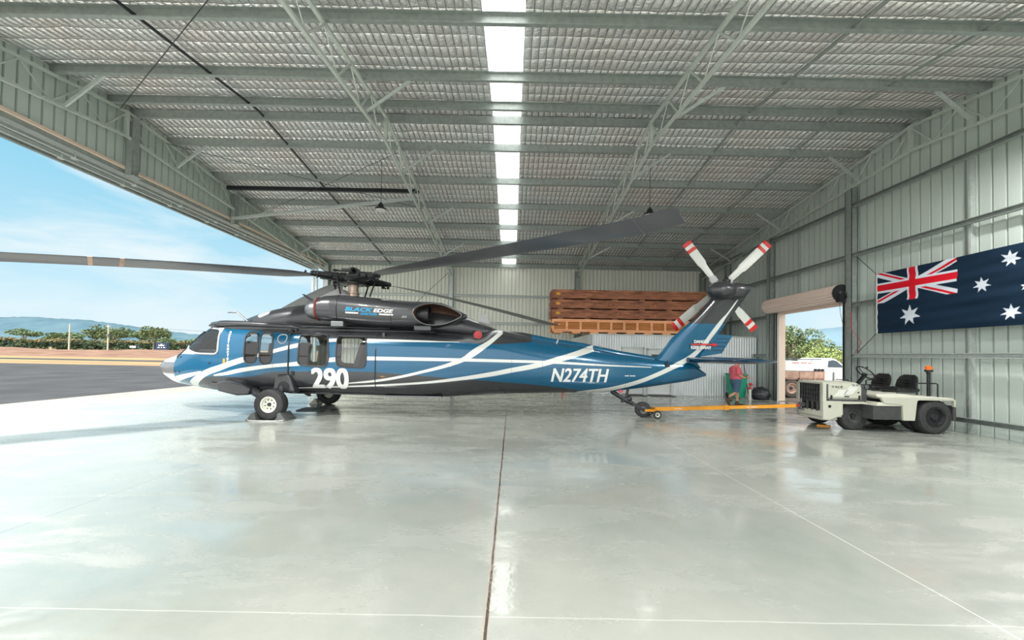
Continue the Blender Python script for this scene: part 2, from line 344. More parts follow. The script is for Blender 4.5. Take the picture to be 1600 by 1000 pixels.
# ================================================================ HANGAR
XL, XR, YF, YB, YR = -10.1, 10.3, -1.2, 21.2, 9.94
def roofz(y): return 7.66-0.122*abs(y-YR)
def structure(o): o['kind'] = 'structure'; return o
MB().box(-11.7, XR+0.1, YF-1.6, YB+0.3, -0.3, 0.0).build('floor', 'floor_sealed', kind='structure')
# ribbed sheet walls -------------------------------------------------
def ribbed(a, b, fixed, axis, z0, top, spacing, out, m, name, width=0.046, depth=0.065, phase=0.0, keep=True):
    """wall sheet: flat pans with narrow grooves; axis 'x' runs along x at y=fixed; out=+1/-1 direction of the ribs"""
    mb = MB(); prof = []; t = a + phase
    prof.append((a, 0))
    while t < b - width:
        if t > a + 1e-3: prof += [(t, 0), (t+width*0.25, depth), (t+width*0.75, depth), (t+width, 0)]
        t += spacing
    prof.append((b, 0))
    P = lambda s_, d, z: (s_, fixed+out*d, z) if axis == 'x' else (fixed+out*d, s_, z)
    for i in range(len(prof)-1):
        (s0, d0), (s1, d1) = prof[i], prof[i+1]
        mb.add([P(s0, d0, z0), P(s1, d1, z0), P(s1, d1, top(s1)), P(s0, d0, top(s0))], [(0, 1, 2, 3)])
    # outer skin
    mb.add([P(a, 0.08, z0), P(b, 0.08, z0), P(b, 0.08, top(b)), P(a, 0.08, top(a))], [(3, 2, 1, 0)])
    return mb
rz = lambda y: roofz(y)+0.16
m1 = ribbed(YF, 12.0, XR, 'y', 0, rz, 0.25, 1, 'cladding', 'w', phase=0.1)
m2 = ribbed(12.0, YR+5.1, XR, 'y', 3.32, rz, 0.25, 1, 'cladding', 'w', phase=0.15)
m3 = ribbed(15.04, YB, XR, 'y', 0, rz, 0.25, 1, 'cladding', 'w', phase=0.11)
m1.add(m2.v, m2.f); m1.add(m3.v, m3.f)
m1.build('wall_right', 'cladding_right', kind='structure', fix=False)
ribbed(XL, XR, YB, 'x', 0, lambda s_: roofz(YB)+0.16, 0.2, 1, 'cladding', 'w').build('wall_back', 'cladding', kind='structure', fix=False)
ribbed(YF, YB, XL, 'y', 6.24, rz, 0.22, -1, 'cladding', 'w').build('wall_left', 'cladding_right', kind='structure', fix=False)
fw = ribbed(XL, -9.0, YF, 'x', 0, lambda s_: roofz(YF)+0.16, 0.2, -1, 'cladding', 'w')
f2 = ribbed(9.0, XR, YF, 'x', 0, lambda s_: roofz(YF)+0.16, 0.2, -1, 'cladding', 'w')
f3 = ribbed(-9.0, 9.0, YF, 'x', 5.7, lambda s_: roofz(YF)+0.16, 0.2, -1, 'cladding', 'w')
fw.add(f2.v, f2.f); fw.add(f3.v, f3.f)
fw.build('wall_front', 'cladding', kind='structure', fix=False)  # unseen wall, built with a wide opening to let light in
# roof: foil ceiling on both slopes, split by the translucent sheet
def slope(x0, x1, name, m, t=0.05, dz=0.16):
    mb = MB()
    for y0, y1 in ((YF-0.15, YR), (YR, YB+0.15)):
        z0, z1 = roofz(y0)+dz, roofz(y1)+dz
        mb.add([(x0,y0,z0),(x1,y0,z0),(x1,y1,z1),(x0,y1,z1),(x0,y0,z0+t),(x1,y0,z0+t),(x1,y1,z1+t),(x0,y1,z1+t)],
               [(0,3,2,1),(4,5,6,7),(0,1,5,4),(1,2,6,5),(2,3,7,6),(3,0,4,7)])
    return mb.build(name, m, kind='structure')
ca = slope(XL-0.2, -0.62, 'ceiling', 'foil'); slope(0.12, XR+0.1, 'ceiling', 'foil')
mb = MB()
for y0, y1 in ((YF-0.15, YR), (YR, YB+0.15)):
    n = 14
    for i in range(n):     # shallow corrugation of the clear sheet
        xa = -0.62+0.74*i/n; xb = xa+0.74/n; za = 0.012*(i % 2); zb_ = 0.012*((i+1) % 2)
        mb.add([(xa,y0,roofz(y0)+0.17+za),(xb,y0,roofz(y0)+0.17+zb_),(xb,y1,roofz(y1)+0.17+zb_),(xa,y1,roofz(y1)+0.17+za)], [(0,1,2,3)])
mb.build('window_1', 'skylight_sheet', kind='structure')
# safety mesh under the skylight
mb = MB()
for y0, y1 in ((4.0, YR), (YR, YB)):
    for i in range(1, 5):
        x = -0.62+0.148*i; mb.bar((x, y0, roofz(y0)+0.13), (x, y1, roofz(y1)+0.13), 0.005, 0.005)
y = 4.0
while y < YB:
    mb.bar((-0.62, y, roofz(y)+0.135), (0.12, y, roofz(y)+0.135), 0.005, 0.005); y += 0.33
mb.build('trim_1', 'galv', kind='structure')
# purlins -------------------------------------------------------------
PY = [-0.9, 0.2, 1.8, 3.4, 5.0, 6.67, 8.37, 9.6, 10.15, 11.26, 12.98, 14.67, 16.4, 18.05, 19.7, 21.05]
place = ['nearest the front wall']
names = {6.67: 'first galvanised roof purlin seen at the top of the photo', 8.37: 'second galvanised roof purlin from the top of the photo, before the ridge', 9.6: 'front one of the paired ridge purlins', 10.15: 'rear one of the paired ridge purlins, dark-edged',
         11.26: 'first roof purlin behind the ridge pair', 12.98: 'second roof purlin behind the ridge pair', 14.67: 'third roof purlin behind the ridge pair', 16.4: 'fourth roof purlin behind the ridge pair', 18.05: 'fifth roof purlin behind the ridge pair',
         19.7: 'sixth roof purlin behind the ridge, last before the eave', 21.05: 'eave purlin running along the top of the back wall'}
for y in PY:
    z = roofz(y)+0.15; mb = MB(); d = 0.2; w = 0.075; s_ = 1 if y < YR else -1
    # C section: web, top and bottom flange, lips
    mb.box(XL, XR-0.05, y-0.004, y+0.004, z-d, z)
    mb.box(XL, XR-0.05, y-w*(s_ > 0), y+w*(s_ < 0), z-d-0.004, z-d); mb.box(XL, XR-0.05, y-w*(s_ > 0), y+w*(s_ < 0), z-0.004, z)
    yl = y-w*s_; mb.box(XL, XR-0.05, min(yl, yl+0.004*s_), max(yl, yl+0.004*s_), z-d, z-d+0.02)
    o = mb.build('roof_purlin', 'galv', origin=(0, y, z-d))
    tag(o, names.get(y, 'galvanised roof purlin under the foil over the front of the hangar'), 'purlin', 'roof purlins')
# trusses ---------------------------------------------------------------
def botz(y): return 6.96-0.108*abs(y-YR)
def truss(x, label, y0=YF+0.2, y1=YB-0.15, diag_from_left=True):
    r = thing('roof_truss', (x, YR, botz(YR)), label, 'truss', 'steel roof trusses')
    for nm, zf, w, h in (('top_chord', lambda y: roofz(y)-0.08, 0.075, 0.05), ('bottom_chord', botz, 0.06, 0.06)):
        mb = MB(); mb.bar((x, y0, zf(y0)), (x, YR, zf(YR)), w, h); mb.bar((x, YR, zf(YR)), (x, y1, zf(y1)), w, h)
        mb.build(nm, 'truss_steel', r)
    ys = [YR-1.12*i for i in range(10, 0, -1)]; k = 0
    for side in (-1, 1):
        y = YR
        while abs(y-YR) < 10.6:
            ya = y; yb_ = y+side*0.55; yc = y+side*1.1
            MB().bar((x, ya, roofz(ya)-0.1), (x, yb_, botz(yb_)), 0.03, 0.03).build('web', 'truss_steel', r)
            MB().bar((x, yb_, botz(yb_)), (x, yc, roofz(yc)-0.1), 0.016, 0.016).build('web', 'truss_steel', r)
            y = yc
    MB().box(x-0.04, x+0.04, YR-0.04, YR+0.04, botz(YR), roofz(YR)-0.05).build('ridge_post', 'truss_steel', r)
    return r
truss(-9.95, 'pale steel roof truss along the open left side above the header')
truss(-3.33, 'pale steel roof truss crossing the ceiling left of the skylight')
truss(3.45, 'pale steel roof truss crossing the ceiling right of the skylight')
truss(10.08, 'pale steel roof truss against the right wall')
# fly braces ------------------------------------------------------------
wherex = {-9.9: 'left header truss', -3.28: 'truss left of the skylight', 3.5: 'truss right of the skylight', 10.05: 'right wall truss'}
ordn = {6.67: 'nearest the camera', 8.37: 'at the second purlin seen', 11.26: 'just behind the ridge', 14.67: 'midway down the far slope', 18.05: 'near the back wall', 2.6: 'over the front'}
for x, s_ in ((-9.9, 1), (-3.28, 1), (3.5, 1), (10.05, -1)):
    for y in (8.37, 11.26, 14.67, 18.05):
        mb = MB(); p = (x, y+0.12, botz(y)+0.02); q = (x+s_*0.98, y, roofz(y)-0.04)
        mb.bar(p, q, 0.07, 0.012, (0, 1, 0)); mb.bar((p[0], p[1]+0.03, p[2]), (q[0], q[1]+0.03, q[2]), 0.012, 0.06, (0, 1, 0))
        tag(mb.build('fly_brace', 'galv_light', origin=p), 'short galvanised fly brace from the %s, %s' % (wherex[x], ordn[y]), 'brace', 'fly braces')
# bridging lines between purlins
for x, lab in ((-6.6, 'thin dark bridging line crossing the purlins in the left roof bay'), (5.75, 'thin bridging line crossing the purlins right of the right truss'), (8.0, 'thin bridging line crossing the purlins near the right wall')):
    mb = MB()
    for a, b in ((2.0, YR), (YR, YB)): mb.bar((x, a, roofz(a)+0.02), (x, b, roofz(b)+0.02), 0.035, 0.045)
    tag(mb.build('roof_bridging', 'galv' if x > 0 else 'dark_metal', origin=(x, YR, roofz(YR))), lab, 'bridging', 'roof bridging lines')
# tension rods under the roof
rods = [((-9.9, 9.7, 7.5), (-3.4, 5.0, 6.9), 'thin tension rod crossing the near left roof bay'), ((-9.9, 11.0, 7.35), (-3.4, 14.6, 6.95), 'thin tension rod crossing the left bay behind the ridge'), ((-3.4, 11.2, 7.3), (-9.9, 15.2, 6.85), 'second thin tension rod crossing the left bay behind the ridge')]
for p, q, l in rods: tag(MB().tube([p, q], 0.008, 6).build('tension_rod', 'dark_metal', origin=p), l, 'rod', 'roof tension rods')
for p, q, l in [((-3.5, 21.05, 5.9), (-6.3, 21.05, 3.2), 'thin diagonal rod on the back wall beside the left column')]:
    tag(MB().tube([p, q], 0.01, 6).build('tension_rod', 'dark_metal', origin=p), l, 'rod')
# strut pair of the left bay
tag(MB().bar((-9.9, 13.43, 7.12), (-3.3, 13.43, 7.12), 0.09, 0.12).build('roof_strut', 'dark_metal', origin=(-6.6, 13.43, 7.12)), 'dark brown steel strut under the roof between the left trusses', 'strut')
tag(MB().bar((-10.0, 13.85, 6.2), (-3.4, 13.35, 6.85), 0.07, 0.09).build('roof_strut', 'galv_light', origin=(-6.6, 13.6, 6.5)), 'pale sloping steel strut from the left header to the left truss', 'strut')
# columns and girts -----------------------------------------------------
def ccol(x, y, z0, z1, w, d, name, label, m='galv', grp='wall columns'):
    """C-section column: web plus two flanges"""
    mb = MB(); mb.box(x-w/2, x-w/2+0.012, y-d/2, y+d/2, z0, z1); mb.box(x-w/2, x+w/2, y-d/2, y-d/2+0.012, z0, z1); mb.box(x-w/2, x+w/2, y+d/2-0.012, y+d/2, z0, z1)
    mb.box(x+w/2-0.012, x+w/2, y-d/2, y-d/2+0.05, z0, z1); mb.box(x+w/2-0.012, x+w/2, y+d/2-0.05, y+d/2, z0, z1)
    mb.box(x-w/2-0.03, x+w/2+0.03, y-d/2-0.03, y+d/2+0.03, z0, z0+0.012)
    return tag(mb.build(name, m, origin=(x, y, z0)), label, 'column', grp)
ccol(10.16, 11.78, 0, botz(11.78), 0.18, 0.22, 'steel_column', 'galvanised steel column on the right wall beside the roller door motor')
ccol(10.16, 15.5, 0, botz(15.5), 0.18, 0.2, 'steel_column', 'galvanised steel column on the right wall behind the roller door drum')
ccol(10.16, 18.6, 2.5, botz(18.6), 0.18, 0.2, 'steel_column', 'steel column on the right wall above the storage room')
ccol(-3.33, 21.07, 0, roofz(21)-0.2, 0.24, 0.2, 'steel_column', 'steel column on the back wall left of the skylight', 'galv_light')
ccol(3.45, 21.07, 0, roofz(21)-0.2, 0.24, 0.2, 'steel_column', 'steel column on the back wall above the timber crates')
ccol(10.1, 21.0, 0, roofz(21)-0.2, 0.2, 0.2, 'steel_column', 'steel column in the far right corner of the hangar')
ccol(-9.98, 21.0, 0, roofz(21)-0.1, 0.26, 0.26, 'steel_column', 'broad steel column at the far left corner behind the rotor head', 'galv_light')
for x, y, l in ((-10.62, 21.2, 'slim steel post just outside the far left corner'), (-10.86, 21.3, 'outermost slim steel post at the far left corner')):
    tag(MB().box(x-0.05, x+0.05, y-0.06, y+0.06, -0.0, 6.05).build('guide_post', 'galv_light', origin=(x, y, 0)), l, 'post', 'door guide posts')
for y, l in ((10.15, 'hanging steel post on the left header at the ridge'), (13.95, 'hanging steel post on the left header beside the sloping strut')):
    mb = MB(); mb.box(-10.06, -9.9, y-0.1, y+0.1, 6.0, roofz(y)-0.1); mb.box(-10.08, -9.8, y-0.13, y+0.13, 5.98, 6.0); mb.box(-9.9, -9.86, y-0.04, y+0.05, 6.02, 6.62)
    tag(mb.build('hanging_post', 'galv', origin=(-9.98, y, 6)), l, 'post', 'header posts')
def girt(p, q, label, m='galv', h=0.1, grp='wall girts'):
    mb = MB(); p = Vector(p); q = Vector(q); mb.bar(p, q, 0.012, h); d = (q-p).normalized(); n = Vector((0, 0, 1)).cross(d)*0.05
    mb.bar(p+n+Vector((0, 0, h/2)), q+n+Vector((0, 0, h/2)), 0.1, 0.012); mb.bar(p+n-Vector((0, 0, h/2)), q+n-Vector((0, 0, h/2)), 0.1, 0.012)
    tag(mb.build('wall_girt', m, origin=p), label, 'girt', grp)
GX = 10.12
for z, nm in ((6.19, 'topmost'), (4.70, 'second highest')):
    girt((GX, YF, z), (GX, 11.66, z), '%s steel girt of the right wall, near the flag' % nm); girt((GX, 11.9, z), (GX, 15.4, z), '%s steel girt of the right wall, above the roller door' % nm); girt((GX, 15.6, z), (GX, 21.0, z), '%s steel girt of the right wall, far end' % nm)
for z, nm in ((3.24, 'third highest'), (1.73, 'low pale')):
    girt((GX, YF, z), (GX, 11.66, z), '%s steel girt of the right wall %s' % (nm, 'behind the flag' if z > 3 else 'above the tug seats'), 'galv_light' if z < 3 else 'galv'); girt((GX, 15.6, z), (GX, 21.0, z), '%s steel girt of the right wall beyond the roller door' % nm)
girt((GX, YF, 0.3), (GX, 11.66, 0.3), 'lowest steel girt of the right wall, just above the floor')
for z, nm in ((4.70, 'upper'), (3.24, 'middle'), (1.73, 'lower')):
    girt((3.3, 21.12, z), (-3.2, 21.12, z), '%s steel girt on the back wall between its two columns' % nm, 'galv_light'); girt((-3.45, 21.12, z), (-9.85, 21.12, z), '%s steel girt on the back wall left of the left column' % nm, 'galv_light'); girt((10.0, 21.12, z), (3.6, 21.12, z), '%s steel girt on the back wall right of the right column' % nm)
for y, z0, z1, l in ((13.9, 3.35, 6.15, 'slim vertical mullion on the right wall above the roller door'), (8.75, 0.3, 6.15, 'slim vertical mullion on the right wall behind the flag')):
    tag(MB().box(10.19, 10.29, y-0.025, y+0.025, z0, z1).build('wall_mullion', 'galv_light', origin=(10.24, y, z0)), l, 'mullion', 'wall mullions')
# left header: beige capping, soffit and hanging door rails ----------------
MB().box(-10.13, -10.06, YF, YB, 6.17, 6.24).build('trim_2', 'beige_trim', kind='structure')
mb = MB(); mb.box(-10.35, -10.12, YF, YB, 6.06, 6.2); mb.box(-11.05, -10.3, YF, YB+0.4, 6.14, 6.2); mb.box(-11.12, -11.02, YF, YB+0.4, 6.04, 6.5)
mb.build('trim_3', 'galv', kind='structure')
for x, l in ((-10.5, 'inner galvanised sliding door rail under the left header'), (-10.82, 'outer galvanised sliding door rail under the left header')):
    r = thing('door_rail', (x, YR, 6.08), l, 'rail', 'sliding door rails')
    mb = MB(); mb.box(x-0.035, x+0.035, YF, YB+0.4, 6.04, 6.05+0.07); mb.box(x-0.05, x+0.05, YF, YB+0.4, 6.11, 6.125); mb.build('rail', 'galv_light', r)
    y = 0.3
    while y < YB:
        MB().box(x-0.07, x+0.07, y-0.05, y+0.05, 6.02, 6.14).build('bracket', 'galv_light', r); y += 1.5
# roller door on the right wall
rd = thing('roller_door', (9.98, 13.5, 3.3), 'cream roller door rolled up on its drum above the right doorway', 'roller door')
mb = MB(); n = 108; ring0 = []
for yv in (11.98, 15.35):
    ring0.append([(9.98+(0.255+0.016*math.cos(18*2*math.pi*k/n))*math.cos(2*math.pi*k/n), yv, 3.62+(0.255+0.016*math.cos(18*2*math.pi*k/n))*math.sin(2*math.pi*k/n)) for k in range(n)])
mb.rings(ring0); mb.build('curtain_roll', 'roller_cream', rd, smooth=True)
MB().box(10.14, 10.17, 12.02, 15.0, 3.28, 3.5).build('bottom_slat', 'roller_cream', rd)
mb = MB(); mb.lathe([(0, 0.24), (-0.03, 0.27), (-0.06, 0.27), (-0.07, 0.12), (-0.10, 0.10), (-0.12, 0.05)], (9.98, 11.97, 3.62)); mb.build('end_drum', 'black_steel', rd, smooth=True)
mb = MB(); mb.box(9.95, 10.2, 11.86, 11.96, 3.34, 3.44); mb.box(9.84, 10.0, 11.84, 11.96, 3.34, 3.6); mb.bar((9.98, 11.86, 3.62), (10.2, 11.84, 3.55), 0.05, 0.05); mb.bar((9.98, 11.84, 3.62), (10.2, 11.84, 3.3), 0.03, 0.03); mb.build('bracket', 'black_steel', rd)
MB().tube([(9.9, 11.9, 3.36), (9.93, 11.9, 3.0), (10.0, 11.9, 2.7)], 0.006, 6).build('pull_cord', 'rope_black', rd)
for y, s_ in ((11.98, 1), (15.03, -1)):
    mb = MB(); mb.box(10.1, 10.16, y-0.03, y+0.03, 0, 3.4); mb.box(10.1, 10.11, y-0.05, y+0.05, 0, 3.4); mb.box(10.15, 10.16, y-0.05, y+0.05, 0, 3.4); mb.build('guide_rail', 'galv_light', rd)
MB().box(10.17, 10.42, 15.0, 15.06, 0, 3.32).build('trim_4', 'beige_trim', kind='structure'); MB().box(10.17, 10.42, 11.94, 12.0, 0, 3.32).build('trim_5', 'beige_trim', kind='structure'); MB().box(10.3, 10.42, 12, 15.0, 3.3, 3.36).build('trim_6', 'beige_trim', kind='structure')
# storage room ------------------------------------------------------------
RX, RY, RZ = 3.27, 16.5, 2.47
def pc(a, b, z0, z1):   # fine corrugated sheet along x at y=RY
    mb = MB(); n = int((b-a)/0.0175); vs = []
    for i in range(n+1):
        x = a+(b-a)*i/n; d = 0.012*math.cos(2*math.pi*x/0.105); vs += [(x, RY+d, z0), (x, RY+d, z1)]
    mb.add(vs, [(2*i, 2*i+2, 2*i+3, 2*i+1) for i in range(n)]); return mb
mb = pc(RX, 4.58, 0, RZ)
for a, b, z0 in ((4.58, 5.54, 1.98), (5.54, 5.65, 0), (5.65, 6.69, 1.94), (6.69, XR-0.05, 0)):
    q = pc(a, b, z0, RZ); mb.add(q.v, q.f)
mb.build('wall_partition', 'corrugate', smooth='all', kind='structure', fix=False)
MB().box(RX-0.04, RX, RY-0.02, YB-0.02, 0, RZ+0.02).build('wall_partition_end', 'white_door', kind='structure')
MB().box(RX, XR-0.03, RY+0.03, YB-0.05, RZ-0.06, RZ).build('ceiling_storage', 'corrugate', kind='structure')
MB().box(RX-0.03, RX+0.08, RY-0.04, RY+0.04, 0, RZ+0.03).build('trim_7', 'galv', kind='structure')
MB().box(RX, XR-0.1, RY-0.03, RY+0.04, RZ, RZ+0.05).build('trim_8', 'galv_light', kind='structure')
def door(idx, x0, x1, z1, glass):
    d = MB().box(x0+0.05, x1-0.05, RY-0.005, RY+0.035, 0.02, z1-0.05).build('door_%d' % idx, 'white_door', kind='structure', bevel=0.004)
    mb = MB(); mb.box(x0, x0+0.05, RY-0.03, RY+0.05, 0, z1); mb.box(x1-0.05, x1, RY-0.03, RY+0.05, 0, z1); mb.box(x0, x1, RY-0.03, RY+0.05, z1-0.05, z1); mb.build('door_frame', 'galv_light', d)
    mb = MB(); hx = x0+0.13; mb.cyl((hx, RY-0.04, 1.02), (hx, RY-0.005, 1.02), 0.025); mb.bar((hx, RY-0.05, 1.02), (hx+0.12, RY-0.05, 1.02), 0.02, 0.02); mb.build('door_handle', 'grey_metal', d)
    if glass:
        g = MB().box(x0+0.2, x1-0.2, RY-0.012, RY-0.006, 0.95, z1-0.25).build('pane', 'truck_glass', d)
door(1, 4.58, 5.54, 1.98, False); door(2, 5.65, 6.69, 1.94, True)
tag(MB().box(8.43, 8.55, RY-0.03, RY-0.012, 0.68, 0.76).build('power_outlet', 'lamp_white', origin=(8.49, RY-0.02, 0.72)), 'small white power outlet on the corrugated storage room wall', 'outlet')
for a, b, l in ((4.75, 5.45, 'dark doormat in front of the left storage room door'), (5.62, 6.62, 'dark doormat in front of the right storage room door')):
    tag(MB().box(a, b, 15.75, 16.3, 0.0, 0.02).build('doormat', 'tug_dark', origin=(a, 16, 0)), l, 'mat', 'doormats')
# crates ----------------------------------------------------------------
def crate(z0, z1, label, y0=16.55, y1=17.6, x0=1.66, x1=8.4, orange=False, k=0):
    r = thing('timber_crate', ((x0+x1)/2, (y0+y1)/2, z0), label, 'crate', 'long timber crates stacked on the storage room')
    wm = 'wood_orange' if orange else 'wood_dark'
    MB().box(x0+0.02, x1-0.02, y0+(0.06 if orange else 0.03), y1-0.03, z0+0.07, z1-0.02).build('body', 'wood_ply' if orange else 'wood_dark', r)
    if orange:
        mb = MB(); mb.box(x0, x1, y0, y0+0.03, z1-0.12, z1); mb.box(x0, x1, y0, y0+0.03, z0+0.06, z0+0.17); mb.box(x0-0.03, x0, y0, y1, z1-0.12, z1); mb.box(x0-0.03, x0, y0, y1, z0+0.05, z0+0.17); mb.build('frame_rail', wm, r)
        for i in range(11):
            x = x0+[0, 0.58, 1.16, 1.9, 2.45, 3.0, 3.55, 4.15, 4.72, 5.6, 6.62][i]
            MB().box(x, x+0.1, y0-0.012, y0+0.028, z0+0.17, z1-0.12).build('batten', wm, r)
        for i in range(9):
            x = x0+0.1+i*0.76; MB().box(x, x+0.35, y0, y1, z0, z0+0.06).build('skid', wm, r)
        MB().box(x0+0.2, x0+0.35, y0+0.02, y0+0.028, z0+0.33, z0+0.37).build('label', 'sign_white', r)
        MB().box(x0-0.03, x0, y0, y0+0.1, z0+0.05, z1).build('batten', wm, r)
    else:
        mb = MB(); mb.box(x0, x1, y0, y0+0.035, z1-0.1, z1); mb.box(x0, x1, y0, y0+0.035, z0+0.05, z0+0.14); mb.build('frame_rail', wm, r)
        for x in ((0.0, 0.42) if k == 0 else (0.0, 0.42, 2.1+k*0.3, 4.3)): MB().box(x0+x, x0+x+0.09, y0-0.006, y0+0.03, z0+0.05, z1).build('batten', wm, r)
        for yy in (0.3, 0.62, 0.95): MB().box(x0-0.03, x0, y0+yy-0.05, y0+yy+0.03, z0+0.05, z1).build('batten', wm, r)
        for i in range(6):
            x = x0+0.25+i*1.15; MB().box(x, x+0.22, y0+0.05, y1-0.05, z0, z0+0.05).build('skid', wm, r)
        MB().box(x0+0.18, x0+0.33, y0+0.02, y0+0.029, z0+0.2, z0+0.29).build('label', 'yellow_label', r)
crate(2.525, 3.12, 'pale orange timber crate with framed panels, lowest of the stack', orange=True)
crate(3.125, 3.53, 'dark brown timber crate resting directly on the orange crate', k=2)
crate(3.535, 3.94, 'dark brown timber crate in the middle of the three dark crates', k=1)
crate(3.945, 4.36, 'dark brown timber crate, topmost of the stack')
# high-bay lamps, and unseen fill lamps added -------------------------------------------------------
def lamp(x, y, label, power=1.0):
    zr = roofz(y); z = 6.0
    r = thing('high_bay_lamp', (x, y, z), label, 'lamp', 'high bay lamps')
    MB().tube([(x, y, z+0.24), (x, y, zr+0.17)], 0.008, 6).build('hanger', 'black_steel', r)
    mb = MB(); mb.lathe([(0.0, 0.17), (0.05, 0.165), (0.07, 0.10), (0.16, 0.085), (0.2, 0.05), (0.24, 0.03)], (x, y, z), 'z', 28); mb.build('housing', 'black_steel', r, smooth=True)
    mb = MB(); mb.lathe([(-0.01, 0.155), (0.002, 0.16)], (x, y, z), 'z', 28); mb.build('lens', 'lamp_white', r)
    li = bpy.data.lights.new('lamp_glow', 'AREA'); li.shape = 'DISK'; li.size = 0.32; li.energy = LAMP_POWER*power; li.color = (1.0, 0.985, 0.95)
    lo = bpy.data.objects.new('lamp_glow', li); COL.objects.link(lo); lo.location = (x, y, z-0.03); lo['kind'] = 'structure'
lamp(-4.18, 12.2, 'round high bay lamp hanging left of the skylight', 0.01); lamp(4.22, 12.2, 'round high bay lamp hanging above the rotor blade tip, right of the skylight', 0.01)
lamp(-6.0, 3.2, 'added fill lamp out of view over the front left of the hangar', 0.6); lamp(6.0, 3.2, 'added fill lamp out of view over the front right of the hangar', 0.6)  # unseen lamps, added to brighten the interior
lamp(-8.4, 5.8, 'added fill lamp out of view near the left opening', 1.5); lamp(8.6, 5.9, 'added fill lamp out of view near the flag wall', 0.5)  # two more lamps added out of view as fill light
# ================================================================ OUTSIDE
MB().box(-13.5, -11.7, YF-14, YB+14, -0.3, -0.01).build('concrete_strip', 'concrete', kind='structure')
def flat(name, poly, z, m):
    return MB().prism(poly, -0.4, z, 'z').build(name, m, kind='structure')
flat('apron', [(-13.5, -15), (-13.5, 35), (-90, 35), (-90, -15)], -0.015, 'asphalt')
flat('apron_front', [(-13.5, -30), (40, -30), (40, YF-1.6), (-13.5, YF-1.6)], -0.02, 'concrete')
flat('yard', [(XR+0.1, -2.8), (45, -2.8), (45, 60), (XR+0.1, 60)], -0.02, 'gravel')
def grass_mat():
    m = mat('dry_grass', (222,190,148), 0.95, spec=0.05); nt = m.node_tree; b = nt.nodes['Principled BSDF']; N = nt.nodes.new; L = nt.links.new
    tc = N('ShaderNodeTexCoord'); mp = N('ShaderNodeMapping'); L(tc.outputs['Object'], mp.inputs[0]); mp.inputs['Scale'].default_value = (0.05, 0.25, 1)
    n = N('ShaderNodeTexNoise'); L(mp.outputs[0], n.inputs[0]); n.inputs['Scale'].default_value = 1.6; n.inputs['Detail'].default_value = 6
    r = N('ShaderNodeValToRGB'); L(n.outputs[0], r.inputs[0]); e = r.color_ramp.elements; e[0].position = 0.3; e[0].color = S(136,110,90); e[1].position = 0.7; e[1].color = S(154,142,108)
    k = e.new(0.5); k.color = S(142,120,94); k = e.new(0.62); k.color = S(138,138,94); L(r.outputs[0], b.inputs['Base Color'])
grass_mat()
mat('dry_earth', (136,110,94), 0.95, noise=(0.3, 0.8, (106,82,72)), spec=0.05)
flat('field', [(-5000, 35), (-13.5, 35), (-13.5, 60), (60, 60), (900, 2500), (-5000, 2500)], -0.03, 'dry_grass')
flat('field_left', [(-900, -200), (-90, -200), (-90, 35), (-900, 35)], -0.03, 'dry_grass')
MB().box(-400, -14, 46.0, 50.5, -0.1, -0.005).build('taxiway', 'asphalt', kind='structure')
# low bank of pale dry grass and earth behind the taxiway
mb = MB(); n = 60; vs = []
for i in range(n+1):
    x = -330+330*i/n; h = 0.75+0.35*math.sin(i*0.9)+0.25*math.sin(i*2.3); h *= max(0.15, min(1, (-x-25)/60.0))
    vs += [(x, 62, -0.05), (x, 80, h*0.55), (x, 92, h), (x, 104, h*0.95), (x, 112, -0.05)]
mb.add(vs, [(5*i+j, 5*i+5+j, 5*i+6+j, 5*i+1+j) for i in range(n) for j in range(4)]); mb.build('grass_bank', 'dry_earth', kind='structure')
flat('earth_strip', [(-330, 112.5), (-20, 112.5), (-20, 118), (-330, 118)], 0.35, 'dry_earth')
# hills -----------------------------------------------------------------
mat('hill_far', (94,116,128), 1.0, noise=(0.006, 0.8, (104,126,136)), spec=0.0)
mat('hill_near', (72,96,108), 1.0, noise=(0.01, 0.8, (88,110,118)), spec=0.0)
def ridge(name, pts, y, m, depth=500, seed=1):
    rr = random.Random(seed); mb = MB(); vs = []
    xs = np.linspace(pts[0][0], pts[-1][0], 160)
    for x in xs:
        z = float(np.interp(x, [p[0] for p in pts], [p[1] for p in pts]))+rr.uniform(-2.0, 2.0)
        vs += [(x, y-depth, -3), (x, y-depth*0.55, z*0.35+rr.uniform(-2, 2)), (x, y-depth*0.25, z*0.75+rr.uniform(-3, 3)), (x, y, max(z, 0)), (x, y+depth*0.5, -3)]
    mb.add(vs, [(5*i+j, 5*i+5+j, 5*i+6+j, 5*i+1+j) for i in range(159) for j in range(4)])
    o = mb.build(name, m, smooth='all', kind='structure', fix=False); return o
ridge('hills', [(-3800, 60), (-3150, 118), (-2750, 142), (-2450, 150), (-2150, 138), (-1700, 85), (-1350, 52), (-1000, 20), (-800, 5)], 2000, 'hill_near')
ridge('hills', [(-6500, 120), (-4200, 170), (-3200, 130), (-2600, 145), (-1700, 80), (-800, 60), (0, 30), (1200, 70), (3400, 360), (3900, 400), (5000, 250)], 4000, 'hill_far', 900, 3)
